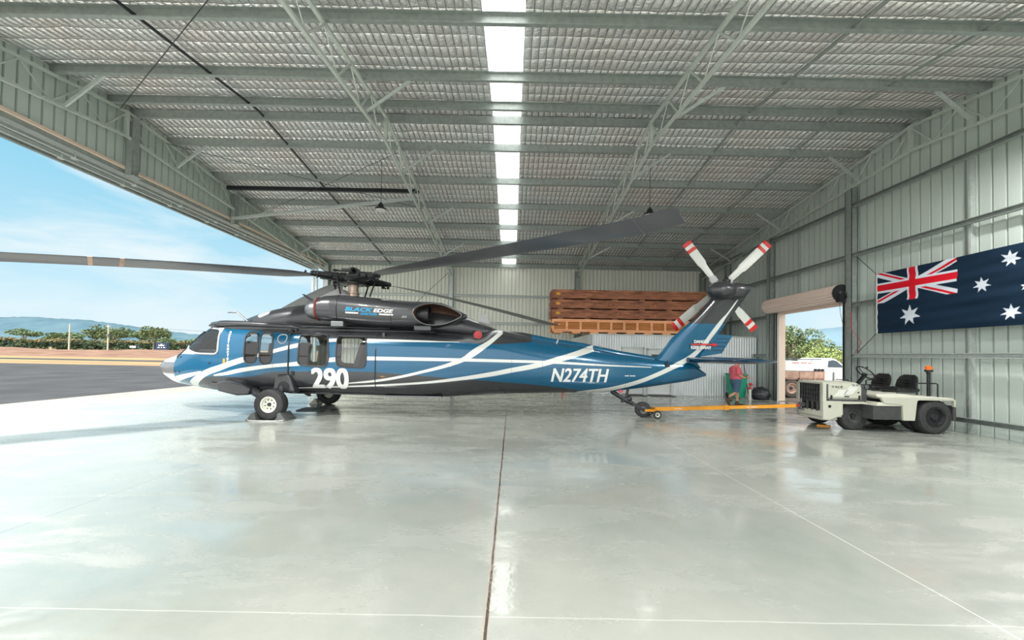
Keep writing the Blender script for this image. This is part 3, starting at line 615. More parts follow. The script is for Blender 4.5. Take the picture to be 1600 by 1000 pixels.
# trees -------------------------------------------------------------------
def leaf_mat(name, c1, c2):
    m = mat(name, c1, 0.7, spec=0.15); nt = m.node_tree; b = nt.nodes['Principled BSDF']; N = nt.nodes.new; L = nt.links.new
    oi = N('ShaderNodeNewGeometry'); r = N('ShaderNodeValToRGB'); L(oi.outputs['Random Per Island'], r.inputs[0]); r.color_ramp.elements[0].color = S(*c1); r.color_ramp.elements[1].color = S(*c2); L(r.outputs[0], b.inputs['Base Color'])
leaf_mat('leaf_gum', (88,113,88), (127,144,110)); leaf_mat('leaf_olive', (73,95,64), (119,127,88)); leaf_mat('leaf_hedge', (49,74,59), (88,100,73)); leaf_mat('leaf_bright', (113,134,81), (161,170,110)); leaf_mat('leaf_top', (146,132,103), (119,119,83))
def leaves(blobs, n, size, seed, m=None):
    rr = random.Random(seed); mb = MB(); vs = []; fs = []
    vol = [b[3]*b[4]*b[5] for b in blobs]; tot = sum(v**0.67 for v in vol)
    for b, v in zip(blobs, vol):
        for _ in range(int(n*v**0.67/tot)):
            d = Vector((rr.gauss(0, 1), rr.gauss(0, 1), rr.gauss(0, 1))).normalized()*(0.62+0.4*rr.random()**0.7)
            c = Vector((b[0]+d.x*b[3], b[1]+d.y*b[4], b[2]+d.z*b[5])); a = Vector((rr.gauss(0, 1), rr.gauss(0, 1), rr.gauss(0, 1))).normalized(); u = a.orthogonal().normalized(); w = a.cross(u); s_ = size*rr.uniform(0.6, 1.3)
            k = len(vs); vs += [c-u*s_, c-w*s_*0.5, c+u*s_, c+w*s_*0.5]; fs.append((k, k+1, k+2, k+3))
    mb.v = [tuple(v) for v in vs]; mb.f = fs; return mb
def crown_blobs(seed, x, y, z, w, h, n=12, spread=0.75):
    rr = random.Random(seed); out = []
    for i in range(n):
        a = rr.uniform(0, 6.28); q = spread*math.sqrt(rr.random()); s_ = rr.uniform(0.28, 0.46)
        out.append((x+math.cos(a)*q*w, y+math.sin(a)*q*w, z+rr.uniform(-0.55, 0.6)*h*(1-0.5*q), w*s_, w*s_, h*s_*0.9))
    return out
def tree(x, y, height, w, ch, label, seed, m='leaf_gum', n=1500, size=0.4, trunk=0.2, grp=None, z0=0.0, name='gum_tree', nb=12):
    r = thing(name, (x, y, z0), label, 'tree', grp); cz = z0+height-ch
    bl = crown_blobs(seed, x, y, cz, w, ch, nb); leaves(bl, n, size, seed).build('foliage', m, r, fix=False)
    mb = MB(); mb.tube([(x, y, z0-0.1), (x+0.02*height, y, z0+height*0.3), (x, y, cz)], [trunk, trunk*0.75, trunk*0.4], 8)
    for b in bl[:7]: mb.tube([(x+0.01*height, y, z0+max(height*0.25, (cz-z0)*0.5)), ((x+b[0])/2, (y+b[1])/2, (b[2]+cz)/2-0.1*ch), (b[0], b[1], b[2])], [trunk*0.5, trunk*0.3, trunk*0.12], 6)
    mb.build('trunk', 'tree_bark', r, smooth=True); return r
# hedge row of bushy trees along the far side of the field
for i in range(13):
    x = -206+i*6.7; rr = random.Random(i); h = 4.4+rr.uniform(-0.3, 0.5)
    r = thing('hedge_tree', (x, 150, 0), 'dense dark green hedge tree with tan top in the row across the airfield', 'tree', 'hedge trees across the airfield')
    bl = [(x+rr.uniform(-1.2, 1.2), 150+rr.uniform(-1, 1), 1.0+rr.uniform(0, 0.6)+k*0.9, 3.4, 2.5, 1.3) for k in range(3)]
    leaves(bl, 900, 0.42, i+50).build('foliage', 'leaf_hedge', r, fix=False)
    leaves([(x, 149.5, h-0.7, 3.1, 2.2, 0.7)], 260, 0.36, i+90).build('crown_top', 'leaf_top', r, fix=False)
    MB().cyl((x, 150, -0.1), (x, 150, 2.0), 0.2, 0.12, 8).build('trunk', 'tree_bark', r)
G = 'gum trees behind the hedge'
for x, y, h, w, ch, l, sd, m in [(-205, 165, 9.6, 5, 2.4, 'feathery gum tree at the far left edge behind the hedge', 1, 'leaf_gum'), (-196, 170, 8.0, 5, 2.4, 'low spreading gum tree behind the left part of the hedge', 2, 'leaf_olive'), (-186, 168, 8.3, 3.6, 2.2, 'narrow pale gum tree behind the hedge', 3, 'leaf_gum'),
        (-179.5, 176, 7.6, 4.2, 2.0, 'wide low gum tree behind the hedge, left of the first power pole', 4, 'leaf_gum'), (-171, 162, 9.4, 4.4, 2.6, 'gum tree directly left of the tallest tree behind the hedge', 5, 'leaf_olive'), (-160, 158, 11.4, 6.5, 3.8, 'tallest spreading gum tree behind the hedge beside the first power pole', 6, 'leaf_olive'),
        (-150.5, 160, 9.0, 3.6, 2.4, 'thin crowned gum tree between the two power poles', 7, 'leaf_gum'), (-139, 172, 6.5, 5, 1.8, 'low gum tree near the second power pole', 8, 'leaf_gum'), (-128, 168, 6.0, 2.0, 1.6, 'small lone round tree right of the second power pole', 9, 'leaf_gum')]:
    tree(x, y, h, w, ch, l, sd, m, 1300, 0.42, 0.25, G)
tree(-118.5, 130, 9.4, 5.2, 3.4, 'big dark gum tree standing alone just left of the helicopter nose', 20, 'leaf_olive', 1700, 0.36, 0.3)
tree(-112.5, 128, 5.6, 2.6, 1.8, 'smaller bushy tree at the right foot of the lone gum tree', 21, 'leaf_gum', 700, 0.32, 0.18)
for i in range(7):
    tree(-200+i*16+40, 330, 7.5+i % 3, 6.2, 2.5, 'distant tree low on the horizon behind the helicopter nose', 30+i, 'leaf_hedge', 420, 0.8, 0.3, 'distant trees on the horizon', name='distant_tree', nb=8)
for i in range(6):
    tree(-118+i*9, 240, 5.6+(i*7 % 3)*0.6, 4.2, 2.2, 'distant tree in the line seen through the cockpit side', 40+i, 'leaf_hedge', 420, 0.6, 0.3, 'tree line beyond the helicopter nose', name='distant_tree', nb=8)
# power poles
for x, l in ((-126, 'pale power pole left of the tallest gum tree'), (-115, 'pale power pole with a crossarm right of the tallest gum tree')):
    r = thing('power_pole', (x, 112, 0), l, 'pole', 'power poles across the airfield')
    MB().cyl((x, 112, -0.2), (x, 112, 8.0), 0.2, 0.15, 10).build('pole', 'pole_wood', r)
    if x > -120: MB().bar((x-0.6, 112, 7.6), (x+0.6, 112, 7.6), 0.12, 0.12).build('crossarm', 'pole_wood', r); MB().box(x-0.3, x+0.3, 111.7, 112.2, 4.6, 5.4).build('transformer', 'grey_metal', r)
tag(MB().tube([(-115, 112, 7.7), (-75, 118, 6.3), (-30, 124, 7.6)], 0.03, 5).build('power_line', 'rope_black', origin=(-115, 112, 7.7)), 'thin power line running right from the second pole', 'cable')
# sign and small things beyond the field
r = thing('airfield_sign', (-93.5, 105, 0), 'navy sign board with a white crown and lettering beside the lone gum tree', 'sign')
MB().box(-95.5, -91.5, 105, 105.12, 1.0, 3.15).build('board', 'sign_navy', r)
mb = fit_text('-- - --', -94.5, -92.5, 1.7, 1.9, lambda u, v: (u, 104.98, v)); mb.build('lettering', 'sign_white', r, fix=False)
mb = MB(); mb.prism([(-94.2, 2.2), (-92.8, 2.2), (-92.7, 2.6), (-93.1, 2.4), (-93.5, 2.85), (-93.9, 2.4), (-94.3, 2.6)], 104.96, 104.99); mb.build('crown', 'sign_white', r)
mb = MB()
for x in (-95.2, -91.8): mb.box(x-0.08, x+0.08, 105.0, 105.1, 0, 3.0)
mb.build('post', 'grey_metal', r)
tag(MB().box(-94.9, -93.4, 103, 103.9, -0.02, 0.95).build('blue_bin', 'sky_blue' if 'sky_blue' in MATS else mat('sky_blue', (70,130,180), 0.6), origin=(-94.2, 103.4, 0)), 'blue box container in front of the navy airfield sign', 'container')
r = thing('white_marker', (-100, 104, 0), 'small white marker board on a post left of the navy sign', 'sign'); MB().box(-101, -99.4, 104, 104.05, 1.6, 2.1).build('board', 'sign_white', r); MB().box(-100.3, -100.2, 104.05, 104.12, 0, 2.0).build('post', 'grey_metal', r)
tag(MB().box(-105, -98, 106, 106.6, 0, 0.8).build('low_wall', 'concrete', origin=(-101, 106, 0)), 'low pale block under the white marker left of the navy sign', 'block')
tag(MB().box(-91.2, -84, 108, 110, 0, 1.5).build('earth_heap', 'dry_earth', origin=(-88, 109, 0)), 'heap of pale earth right of the navy sign', 'heap')
# trees seen through the right doorway
tree(23.9, 33.5, 5.15, 2.3, 2.2, 'tall layered gum tree seen at the left of the right doorway', 60, 'leaf_olive', 4200, 0.12, 0.18, nb=16, name='gum_tree')
tree(25.4, 30.5, 3.7, 2.7, 1.9, 'bright green bushy tree seen at the right of the right doorway', 61, 'leaf_bright', 5200, 0.10, 0.15, nb=14, name='bushy_tree')
tree(22.6, 36, 3.4, 1.8, 1.5, 'low grey green shrub tree behind the ute in the doorway', 62, 'leaf_gum', 1800, 0.13, 0.12, name='bushy_tree')
tree(30.5, 40, 4.2, 3.2, 2.0, 'olive tree behind the bright bushy tree near the right door rail', 63, 'leaf_olive', 2400, 0.15, 0.12, name='bushy_tree')
# ================================================================ UTE outside the doorway
U = thing('ute', (12.6, 17.2, 0), 'muddy white tray-back ute parked outside the right doorway', 'truck')
def wheel(parent, x, y, r, w, tyre='dark_rubber', rim='rim_cream', rr=0.55, hub=0.2, face=-1, holes=6, name='wheel', hubm='dark_metal'):
    """wheel with its axle along y; face = side of the visible rim"""
    mb = MB(); h = w/2
    mb.lathe([(-h*0.72, r*rr), (-h*0.95, r*(rr+0.06)), (-h, r*0.80), (-h*0.86, r*0.93), (-h*0.5, r*0.995), (0, r), (h*0.5, r*0.995), (h*0.86, r*0.93), (h, r*0.80), (h*0.95, r*(rr+0.06)), (h*0.72, r*rr)], (x, y, r), 'y', 44, True)
    t = mb.build(name, tyre, parent, smooth=True)
    mb = MB(); f = face; d = [(0, 0.02), (f*h*0.55, 0.02), (f*h*0.55, r*rr*0.28), (f*h*0.45, r*rr*0.42), (f*h*0.5, r*rr*0.8), (f*h*0.86, r*rr*0.9), (f*h*0.9, r*rr*1.05), (0, r*rr*1.05)]
    mb.lathe(d, (x, y, r), 'y', 36); mb.build('rim', rim, t, smooth=True)
    mb = MB(); mb.cyl((x, y+f*h*0.45, r), (x, y+f*h*0.75, r), r*hub, r*hub*0.8, 16)
    for k in range(holes):
        a = 2*math.pi*k/holes+0.3; cx, cz = x+math.cos(a)*r*rr*0.6, r+math.sin(a)*r*rr*0.6; mb.cyl((cx, y+f*h*0.45, cz), (cx, y+f*h*0.525, cz), r*0.045, seg=8)
    mb.build('hub', hubm, t); return t
for x in (11.7, 14.9):
    for y, f in ((16.55, -1), (18.1, 1)): wheel(U, x, y, 0.39, 0.24, 'tray_rubber', 'rust_tan', face=f)
mb = MB(); mb.box(10.9, 15.6, 16.9, 17.1, 0.5, 0.65); mb.box(10.9, 15.6, 17.6, 17.8, 0.5, 0.65); mb.box(11.0, 11.15, 16.5, 18.2, 0.4, 0.7); mb.build('chassis', 'black_steel', U)
mb = MB(); mb.box(10.6, 13.05, 16.42, 18.3, 0.76, 0.82); mb.box(10.6, 13.05, 16.4, 16.45, 0.82, 1.09); mb.box(10.6, 13.05, 18.27, 18.32, 0.82, 1.09); mb.box(10.6, 10.65, 16.4, 18.3, 0.82, 1.09); mb.build('tray', 'rust_tan', U)
mb = MB(); mb.box(13.05, 14.3, 16.43, 16.47, 0.75, 1.08); mb.build('tray_side', 'white_paint', U)
for x in (10.75, 11.35, 12.0, 12.6, 13.0, 13.4, 13.9): MB().box(x-0.02, x+0.02, 16.37, 16.41, 0.74, 1.1).build('stake', 'rust_tan' if x < 13.2 else 'grey_metal', U)
mb = MB(); mb.prism([(11.15, 1.1), (13.15, 1.1), (13.15, 1.5), (11.25, 1.56)], 16.5, 17.9); mb.build('canopy_box', 'white_paint', U, bevel=0.03)
mb = MB(); mb.tube([(11.2, 16.55, 1.6), (13.0, 16.55, 1.62)], 0.02, 6); mb.tube([(11.2, 17.8, 1.6), (13.0, 17.8, 1.62)], 0.02, 6)
for x in (11.4, 12.0, 12.6): mb.tube([(x, 16.55, 1.52), (x, 16.55, 1.62), (x, 17.8, 1.62)], 0.015, 6)
mb.build('roof_rack', 'grey_metal', U)
mb = fit_text('---- --- --', 11.75, 12.55, 1.44, 1.47, lambda u, v: (u, 16.49, v)); mb.build('lettering', 'red_paint', U, fix=False)
mb = MB(); mb.prism([(13.15, 0.65), (13.2, 1.62), (13.42, 1.68), (13.62, 1.62), (14.05, 1.3), (15.2, 1.12), (15.45, 0.9), (15.45, 0.55), (13.15, 0.55)], 16.5, 18.2); mb.build('cab', 'white_paint', U, bevel=0.04)
mb = MB(); mb.prism([(13.24, 1.3), (13.27, 1.56), (13.45, 1.6), (13.6, 1.56), (13.92, 1.3)], 16.485, 16.5); mb.build('side_window', 'truck_glass', U)
mb = MB(); mb.add([(13.66, 16.6, 1.6), (13.66, 18.1, 1.6), (14.06, 18.1, 1.31), (14.06, 16.6, 1.31)], [(0, 1, 2, 3)]); mb.build('windscreen', 'truck_glass', U)
for x in (11.7, 14.9):
    mb = MB(); n = 12; mb.prism([(x+0.55*math.cos(math.pi*k/n), 0.42+0.5*math.sin(math.pi*k/n)) for k in range(n+1)]+[(x-0.48*math.cos(math.pi*k/n), 0.42+0.43*math.sin(math.pi*k/n)) for k in range(n+1)], 16.42, 16.75); mb.build('mudguard', 'tray_rubber', U)
mb = MB()
for x in (12.35, 12.5, 12.65): mb.cyl((x+0.35, 16.43, 1.17), (x+0.35, 16.6, 1.17), 0.05, seg=12)
mb.build('strap_winch', 'black_steel', U)
# ================================================================ FLAG
def flag():
    W, Hh = 3.92, 1.64; nu, nv = 420, 170; u = np.linspace(0, 1, nu); v = np.linspace(0, 1, nv); U_, V_ = np.meshgrid(u, v)
    Y = 10.79-U_*W; Z = 2.33+V_*Hh-0.03*np.sin(np.pi*U_)*(V_-0.2)
    X = 9.99+0.012*np.sin(V_*22+U_*4)*(0.3+U_)+0.01*np.sin(U_*16)+0.006*np.sin(V_*40-U_*7)
    col = np.zeros((nv, nu, 4)); col[...] = S(24, 42, 60)
    white = np.array(S(206, 214, 224)); red = np.array(S(206, 28, 44))
    cu = U_*2; cv = (V_-0.5)*2          # canton coordinates 0..1
    inc = (cu <= 1) & (cv >= 0); a = W/2; b = Hh/2
    dx = (cu-0.5)*a*1.0; dy = (cv-0.5)*b
    L_ = math.hypot(a, b)
    d1 = (dx*b-dy*a)/L_; d2 = (dx*b+dy*a)/L_
    s_ = b/30.0
    for d in (d1, d2): col[inc & (np.abs(d) < 3*s_)] = white
    for d, q in ((d1, dx), (d2, dx)):
        sg = np.sign(q)*(1 if d is d1 else -1)
        col[inc & (d*sg > 0) & (d*sg < 2*s_)] = red
    col[inc & ((np.abs(dy) < 5*s_) | (np.abs(dx) < 5*s_))] = white
    col[inc & ((np.abs(dy) < 3*s_) | (np.abs(dx) < 3*s_))] = red
    xx = U_*W; yy = V_*Hh
    def star(cx, cy, R, n, ir):
        ang = np.arctan2(xx-cx, yy-cy); r = np.hypot(xx-cx, yy-cy); seg = 2*math.pi/n
        t = np.abs(((ang+seg/2) % seg)-seg/2)
        # straight edge between tip (R,0) and notch (R*ir, seg/2)
        x1, y1 = R, 0; x2, y2 = R*ir*math.cos(seg/2), R*ir*math.sin(seg/2)
        px_, py_ = r*np.cos(t), r*np.sin(t)
        col[((x2-x1)*(py_-y1)-(y2-y1)*(px_-x1)) > 0] = white
    star(0.91, 0.42, 0.27, 7, 0.44)
    for cx, cy, R, n in ((2.43, 0.92, 0.17, 7), (2.92, 1.37, 0.17, 7), (3.42, 0.98, 0.17, 7), (2.92, 0.27, 0.17, 7), (3.15, 0.77, 0.1, 5)): star(cx, cy, R, n, 0.45 if n == 7 else 0.4)
    col[:, :4] = S(226, 226, 222)
    me = bpy.data.meshes.new('flag'); vs = np.stack([X, Y, Z], -1).reshape(-1, 3)
    i = np.arange(nv-1)[:, None]*nu+np.arange(nu-1)[None, :]; i = i.reshape(-1)
    me.from_pydata((vs-np.array([10.04, 8.8, 3.15])).tolist(), [], np.stack([i, i+1, i+nu+1, i+nu], -1).tolist())
    ca_ = me.color_attributes.new('pattern', 'FLOAT_COLOR', 'POINT'); ca_.data.foreach_set('color', col.reshape(-1))
    m = mat('flag_cloth', (30, 40, 80), 0.85, spec=0.1); at = m.node_tree.nodes.new('ShaderNodeAttribute'); at.attribute_name = 'pattern'; m.node_tree.links.new(at.outputs['Color'], m.node_tree.nodes['Principled BSDF'].inputs['Base Color'])
    me.materials.append(m); o = bpy.data.objects.new('cloth', me); COL.objects.link(o); me.polygons.foreach_set('use_smooth', [True]*len(me.polygons))
    so = o.modifiers.new('thick', 'SOLIDIFY'); so.thickness = 0.003
    r = thing('flag', (10.04, 8.8, 3.15), 'large dark blue flag with union jack and white stars hung on the right wall', 'flag'); o.parent = r
    for p, q in (((10.0, 10.79, 3.96), (10.09, 11.5, 4.62)), ((10.0, 10.79, 2.34), (10.09, 11.5, 1.8)), ((10.0, 6.88, 3.95), (10.09, 6.4, 4.4)), ((10.0, 6.88, 2.34), (10.09, 6.4, 1.8))):
        MB().tube([p, q], 0.008, 6).build('rope', 'rope_black', r)
flag()
tag(MB().tube([(10.02, 11.62, 3.0), (10.0, 11.6, 2.5), (10.04, 11.3, 2.1), (10.08, 11.58, 1.78)], 0.008, 6).build('hanging_rope', 'rope_red', origin=(10.0, 11.6, 2.3)), 'thin red rope hanging on the column beside the flag', 'rope')
# ================================================================ HELICOPTER
Y0 = 10.3
TOP=[(-9.14, 1.09), (-9.014, 1.209), (-8.812, 1.33), (-8.582, 1.401), (-8.36, 1.473), (-8.22, 1.525), (-7.985, 1.696), (-7.762, 1.864), (-7.537, 2.062), (-7.352, 2.177), (-7.024, 2.209), (-6.128, 2.195), (-5.208, 2.156), (-4.288, 2.142), (-3.062, 2.118), (-2.146, 2.096), (-1.386, 2.091), (-0.928, 2.105), (-0.542, 2.198), (-0.246, 2.181), (0.513, 1.999), (0.963, 1.917), (1.81, 1.817), (2.773, 1.639), (3.551, 1.532), (4.307, 1.446), (4.742, 1.429), (5.06, 1.159)]
BOT=[(-9.14, 1.04), (-8.853, 0.829), (-8.501, 0.663), (-8.092, 0.609), (-7.631, 0.551), (-7.247, 0.518), (-6.128, 0.529), (-4.901, 0.522), (-3.368, 0.488), (-2.146, 0.463), (-1.507, 0.484), (-0.526, 0.538), (0.882, 0.591), (2.356, 0.624), (3.551, 0.781), (4.655, 0.968), (5.06, 1.101)]
WID=[(-9.14, 0.06), (-9.014, 0.2), (-8.812, 0.38), (-8.582, 0.52), (-8.22, 0.7), (-7.837, 0.86), (-7.333, 1.0), (-6.768, 1.1), (-6.128, 1.15), (-2.448, 1.15), (-1.537, 1.08), (-0.526, 0.9), (0.481, 0.72), (1.614, 0.54), (2.773, 0.38), (3.687, 0.25), (4.742, 0.1), (5.06, 0.05)]
EXP=[(-9.14, 2.1), (-8.22, 2.4), (-7.463, 3.2), (-6.768, 4.2), (-1.842, 4.2), (-0.526, 3.0), (0.802, 2.5), (3.279, 2.3), (5.06, 2.2)]
def tb(t, x): return np.interp(x, [a for a, b in t], [b for a, b in t])
def smooth_tb(t):
    g = np.linspace(-9.14, 5.06, 1421); v = tb(t, g); k = np.hanning(31); k /= k.sum(); p = np.concatenate([np.full(15, v[0]), v, np.full(15, v[-1])]); s_ = np.convolve(p, k, 'valid'); q = np.clip((g+8.95)/0.3, 0, 1)
    s_ = s_*q+v*(1-q); return lambda x: float(np.interp(x, g, s_))
fT, fB, fW, fE = smooth_tb(TOP), smooth_tb(BOT), smooth_tb(WID), smooth_tb(EXP)
def side_y(X, Z):
    a, b, w, n = fT(X), fB(X), fW(X), fE(X); t = np.clip(abs((Z-(a+b)/2)/max((a-b)/2, 1e-3)), 0, 1); return float(Y0-w*(1-t**n)**(1/n))
STR=[
[(-7.80, 0.62, 0.26), (-7.646, 0.745, 0.21), (-7.404, 0.891, 0.1675), (-7.142, 1.021, 0.1508), (-6.775, 1.143, 0.1421), (-6.524, 1.238, 0.1344), (-6.228, 1.333, 0.1266), (-5.928, 1.428, 0.0893), (-5.59, 1.524, 0.0893), (-4.989, 1.684, 0.0968), (-4.289, 1.81, 0.0747), (-3.384, 1.838, 0.0673), (-2.252, 1.835, 0.045), (-1.248, 1.833, 0.0076)],
[(-8.229, 0.809, 0.1419), (-7.833, 0.899, 0.1079), (-7.583, 0.954, 0.084), (-7.339, 1.015, 0.0454)],
[(-6.99, 0.942, 0.0301), (-6.712, 0.987, 0.0674), (-6.221, 1.095, 0.0968), (-5.535, 1.198, 0.0818), (-4.971, 1.256, 0.0967), (-4.253, 1.356, 0.1041), (-3.355, 1.41, 0.0893), (-1.494, 1.415, 0.075), (-0.3, 1.407, 0.0706), (0.79, 1.394, 0.0627), (2.417, 1.337, 0.0418), (3.568, 1.306, 0.0163)],
[(-3.814, 0.82, 0.0224), (-3.138, 0.893, 0.0536), (-2.587, 0.994, 0.0595), (-2.076, 1.121, 0.0672), (-1.637, 1.24, 0.0824), (-1.404, 1.319, 0.0977), (-1.142, 1.428, 0.1209), (-0.908, 1.584, 0.1867), (-0.54, 1.846, 0.14), (-0.234, 2.149, 0.1613)],
[(-5.419, 0.66, 0.0151), (-3.811, 0.743, 0.033), (-3.145, 0.783, 0.0419), (-2.073, 0.863, 0.0523), (-1.339, 0.951, 0.0753), (-0.507, 1.08, 0.1072), (0.011, 1.186, 0.1158), (0.507, 1.285, 0.1247), (1.109, 1.451, 0.1419), (1.602, 1.603, 0.1519), (2.094, 1.772, 0.1675)],
[(1.664, 0.628, 0.0493), (2.382, 0.706, 0.1142), (2.785, 0.796, 0.1141), (3.271, 0.943, 0.1141), (3.534, 1.045, 0.1142), (4.123, 1.306, 0.1235), (4.65, 1.575, 0.15), (4.95, 1.85, 0.17), (5.279, 2.276, 0.2), (5.607, 2.713, 0.08), (5.9, 3.134, 0.06)],
]
UPB=[(-8.3, 1.36), (-8.0, 1.43), (-6.92, 1.43), (-6.86, 2.045), (-5.575, 1.977), (-5.036, 1.933), (-4.286, 1.871), (-3.389, 1.866), (-1.248, 1.836), (-0.539, 1.799), (-0.002, 1.836), (0.476, 1.884), (0.6, 2.47), (6.5, 2.46)]
LOB=[(-7.9, 0.45), (-7.6, 0.62), (-7.29, 0.86), (-7.029, 0.918), (-6.227, 0.923), (-5.532, 1.049), (-4.937, 1.075), (-3.347, 1.098), (-2.96, 1.083), (-1.78, 1.006), (-0.896, 0.946), (-0.521, 0.917), (0.52, 0.835), (1.118, 0.773), (1.654, 0.698), (1.914, 0.63), (2.1, 0.3), (6.5, 0.2)]
HX, HZ = -4.23, 0.0      # base point of the helicopter
HELI = thing('helicopter', (HX, Y0, 0), 'blue and charcoal helicopter with white curved stripes and number 290', 'helicopter')
def paint_mat():
    m = mat('heli_paint', (25, 110, 160), 0.22, 0.15, coat=0.6); nt = m.node_tree; b = nt.nodes['Principled BSDF']; N = nt.nodes.new; L = nt.links.new
    tc = N('ShaderNodeTexCoord'); sep = N('ShaderNodeSeparateXYZ'); L(tc.outputs['Object'], sep.inputs[0])
    def M_(op, a, b_=None, c=None):
        q = N('ShaderNodeMath'); q.operation = op
        for i, v in enumerate((a, b_, c)):
            if v is None: continue
            if isinstance(v, (int, float)): q.inputs[i].default_value = v
            else: L(v, q.inputs[i])
        return q.outputs[0]
    X = M_('ADD', sep.outputs[0], HX); Z = sep.outputs[2]
    def curve(pts):
        x0, x1 = pts[0][0], pts[-1][0]; z0 = min(p[1] for p in pts)-0.01; z1 = max(p[1] for p in pts)+0.01
        fc = N('ShaderNodeFloatCurve'); cu = fc.mapping.curves[0]; fc.mapping.use_clip = False
        P = [((p[0]-x0)/(x1-x0), (p[1]-z0)/(z1-z0)) for p in pts]
        cu.points[0].location = P[0]; cu.points[1].location = P[-1]
        for p in P[1:-1]: cu.points.new(*p)
        for p in cu.points: p.handle_type = 'AUTO_CLAMPED' if len(pts) < 12 or True else 'VECTOR'
        fc.mapping.update(); t = M_('DIVIDE', M_('SUBTRACT', X, x0), x1-x0); L(t, fc.inputs['Value'])
        return M_('MULTIPLY_ADD', fc.outputs[0], z1-z0, z0), t
    def inside(t): return M_('MULTIPLY', M_('GREATER_THAN', t, 0.0), M_('LESS_THAN', t, 1.0))
    def mixc(f, a, c):
        x = N('ShaderNodeMix'); x.data_type = 'RGBA'; L(f, x.inputs[0])
        for v, k in ((a, 6), (c, 7)):
            if isinstance(v, tuple): x.inputs[k].default_value = v
            else: L(v, x.inputs[k])
        return x.outputs[2]
    def step(d): # smooth step of a signed distance, 6 mm wide
        q = N('ShaderNodeMapRange'); L(d, q.inputs[0]); q.inputs[1].default_value = -0.003; q.inputs[2].default_value = 0.003; return q.outputs[0]
    CH = S(50, 52, 56); BLUE = S(0, 86, 122)
    up, _ = curve(UPB); lo, _ = curve(LOB)
    c = mixc(step(M_('SUBTRACT', Z, up)), BLUE, CH); c = mixc(step(M_('SUBTRACT', lo, Z)), c, CH)
    # white cockpit surround above the blue in front of the door, and the nose cone
    front = M_('MULTIPLY', M_('LESS_THAN', X, -6.86), step(M_('SUBTRACT', Z, up))); front = M_('MULTIPLY', front, M_('LESS_THAN', Z, 2.12)); c = mixc(front, c, S(222, 226, 228))
    nose = M_('LESS_THAN', X, -8.24); c = mixc(nose, c, S(224, 227, 228))
    band = M_('MULTIPLY', M_('MULTIPLY', nose, M_('GREATER_THAN', Z, 0.93)), M_('LESS_THAN', Z, 1.22)); c = mixc(band, c, S(112, 112, 114))
    for s_ in STR:
        ce, t = curve([(p[0], p[1]) for p in s_]); wi, _ = curve([(p[0], p[2]) for p in s_])
        d = M_('SUBTRACT', M_('MULTIPLY', wi, 0.5), M_('ABSOLUTE', M_('SUBTRACT', Z, ce))); c = mixc(M_('MULTIPLY', inside(t), step(d)), c, S(214, 217, 213))
    # panel seams
    for xs in (-8.24, -6.87, -5.56, 0.0, 0.75, 1.36, 2.1, 2.9):
        f = M_('LESS_THAN', M_('ABSOLUTE', M_('SUBTRACT', X, xs)), 0.006); f = M_('MULTIPLY', f, 0.55 if xs < -5 else 0.4); c = mixc(f, c, S(40, 60, 74))
    g = N('ShaderNodeNewGeometry'); c = mixc(g.outputs['Backfacing'], c, S(58, 58, 56)); L(c, b.inputs['Base Color'])
    rr = M_('MULTIPLY_ADD', g.outputs['Backfacing'], 0.6, 0.22); L(rr, b.inputs['Roughness'])
    nz = N('ShaderNodeTexNoise'); L(tc.outputs['Object'], nz.inputs[0]); nz.inputs['Scale'].default_value = 2.2; nz.inputs['Detail'].default_value = 3
    bp = N('ShaderNodeBump'); L(nz.outputs[0], bp.inputs['Height']); bp.inputs['Strength'].default_value = 0.12; bp.inputs['Distance'].default_value = 0.03; L(bp.outputs[0], b.inputs['Normal'])
paint_mat()
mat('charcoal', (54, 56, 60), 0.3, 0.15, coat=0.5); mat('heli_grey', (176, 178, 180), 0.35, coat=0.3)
mat('liner', (88, 84, 80), 0.85, noise=(6, 0.6, (62, 58, 56))); mat('seat_grey', (92, 94, 96), 0.8); mat('bulk_tan', (178, 154, 128), 0.7)
WIN = dict(
 side=[(-7.938, 2.10), (-6.999, 2.045), (-6.90, 1.99), (-6.885, 1.824), (-6.885, 1.50), (-6.96, 1.44), (-7.5, 1.45), (-7.785, 1.54), (-7.86, 1.63), (-8.12, 1.89)],
 fd=[(-6.164, 1.976), (-6.03, 1.985), (-5.941, 1.92), (-5.901, 1.659), (-5.94, 1.331), (-5.997, 1.256), (-6.116, 1.246), (-6.211, 1.296), (-6.231, 1.415), (-6.226, 1.683), (-6.216, 1.894)],
 rd=[(-5.826, 1.985), (-5.69, 1.985), (-5.597, 1.922), (-5.56, 1.666), (-5.59, 1.323), (-5.64, 1.24), (-5.788, 1.23), (-5.857, 1.288), (-5.869, 1.437), (-5.862, 1.69), (-5.862, 1.916)],
 c=[(-4.916, 1.957), (-4.394, 1.96), (-4.299, 1.907), (-4.254, 1.393), (-4.302, 1.243), (-4.36, 1.198), (-4.896, 1.217), (-4.972, 1.29), (-4.965, 1.528), (-4.957, 1.878)],
 d=[(-4.053, 1.935), (-3.484, 1.935), (-3.409, 1.888), (-3.377, 1.41), (-3.41, 1.231), (-3.468, 1.185), (-4.004, 1.205), (-4.072, 1.278), (-4.086, 1.471), (-4.085, 1.875)])
def inpoly(P, x, y):
    r = np.zeros(x.shape, bool); n = len(P)
    for i in range(n):
        x1, y1 = P[i]; x2, y2 = P[(i+1) % n]
        if y1 == y2: continue
        c = ((y1 > y) != (y2 > y)) & (x < (x2-x1)*(y-y1)/(y2-y1)+x1); r ^= c
    return r
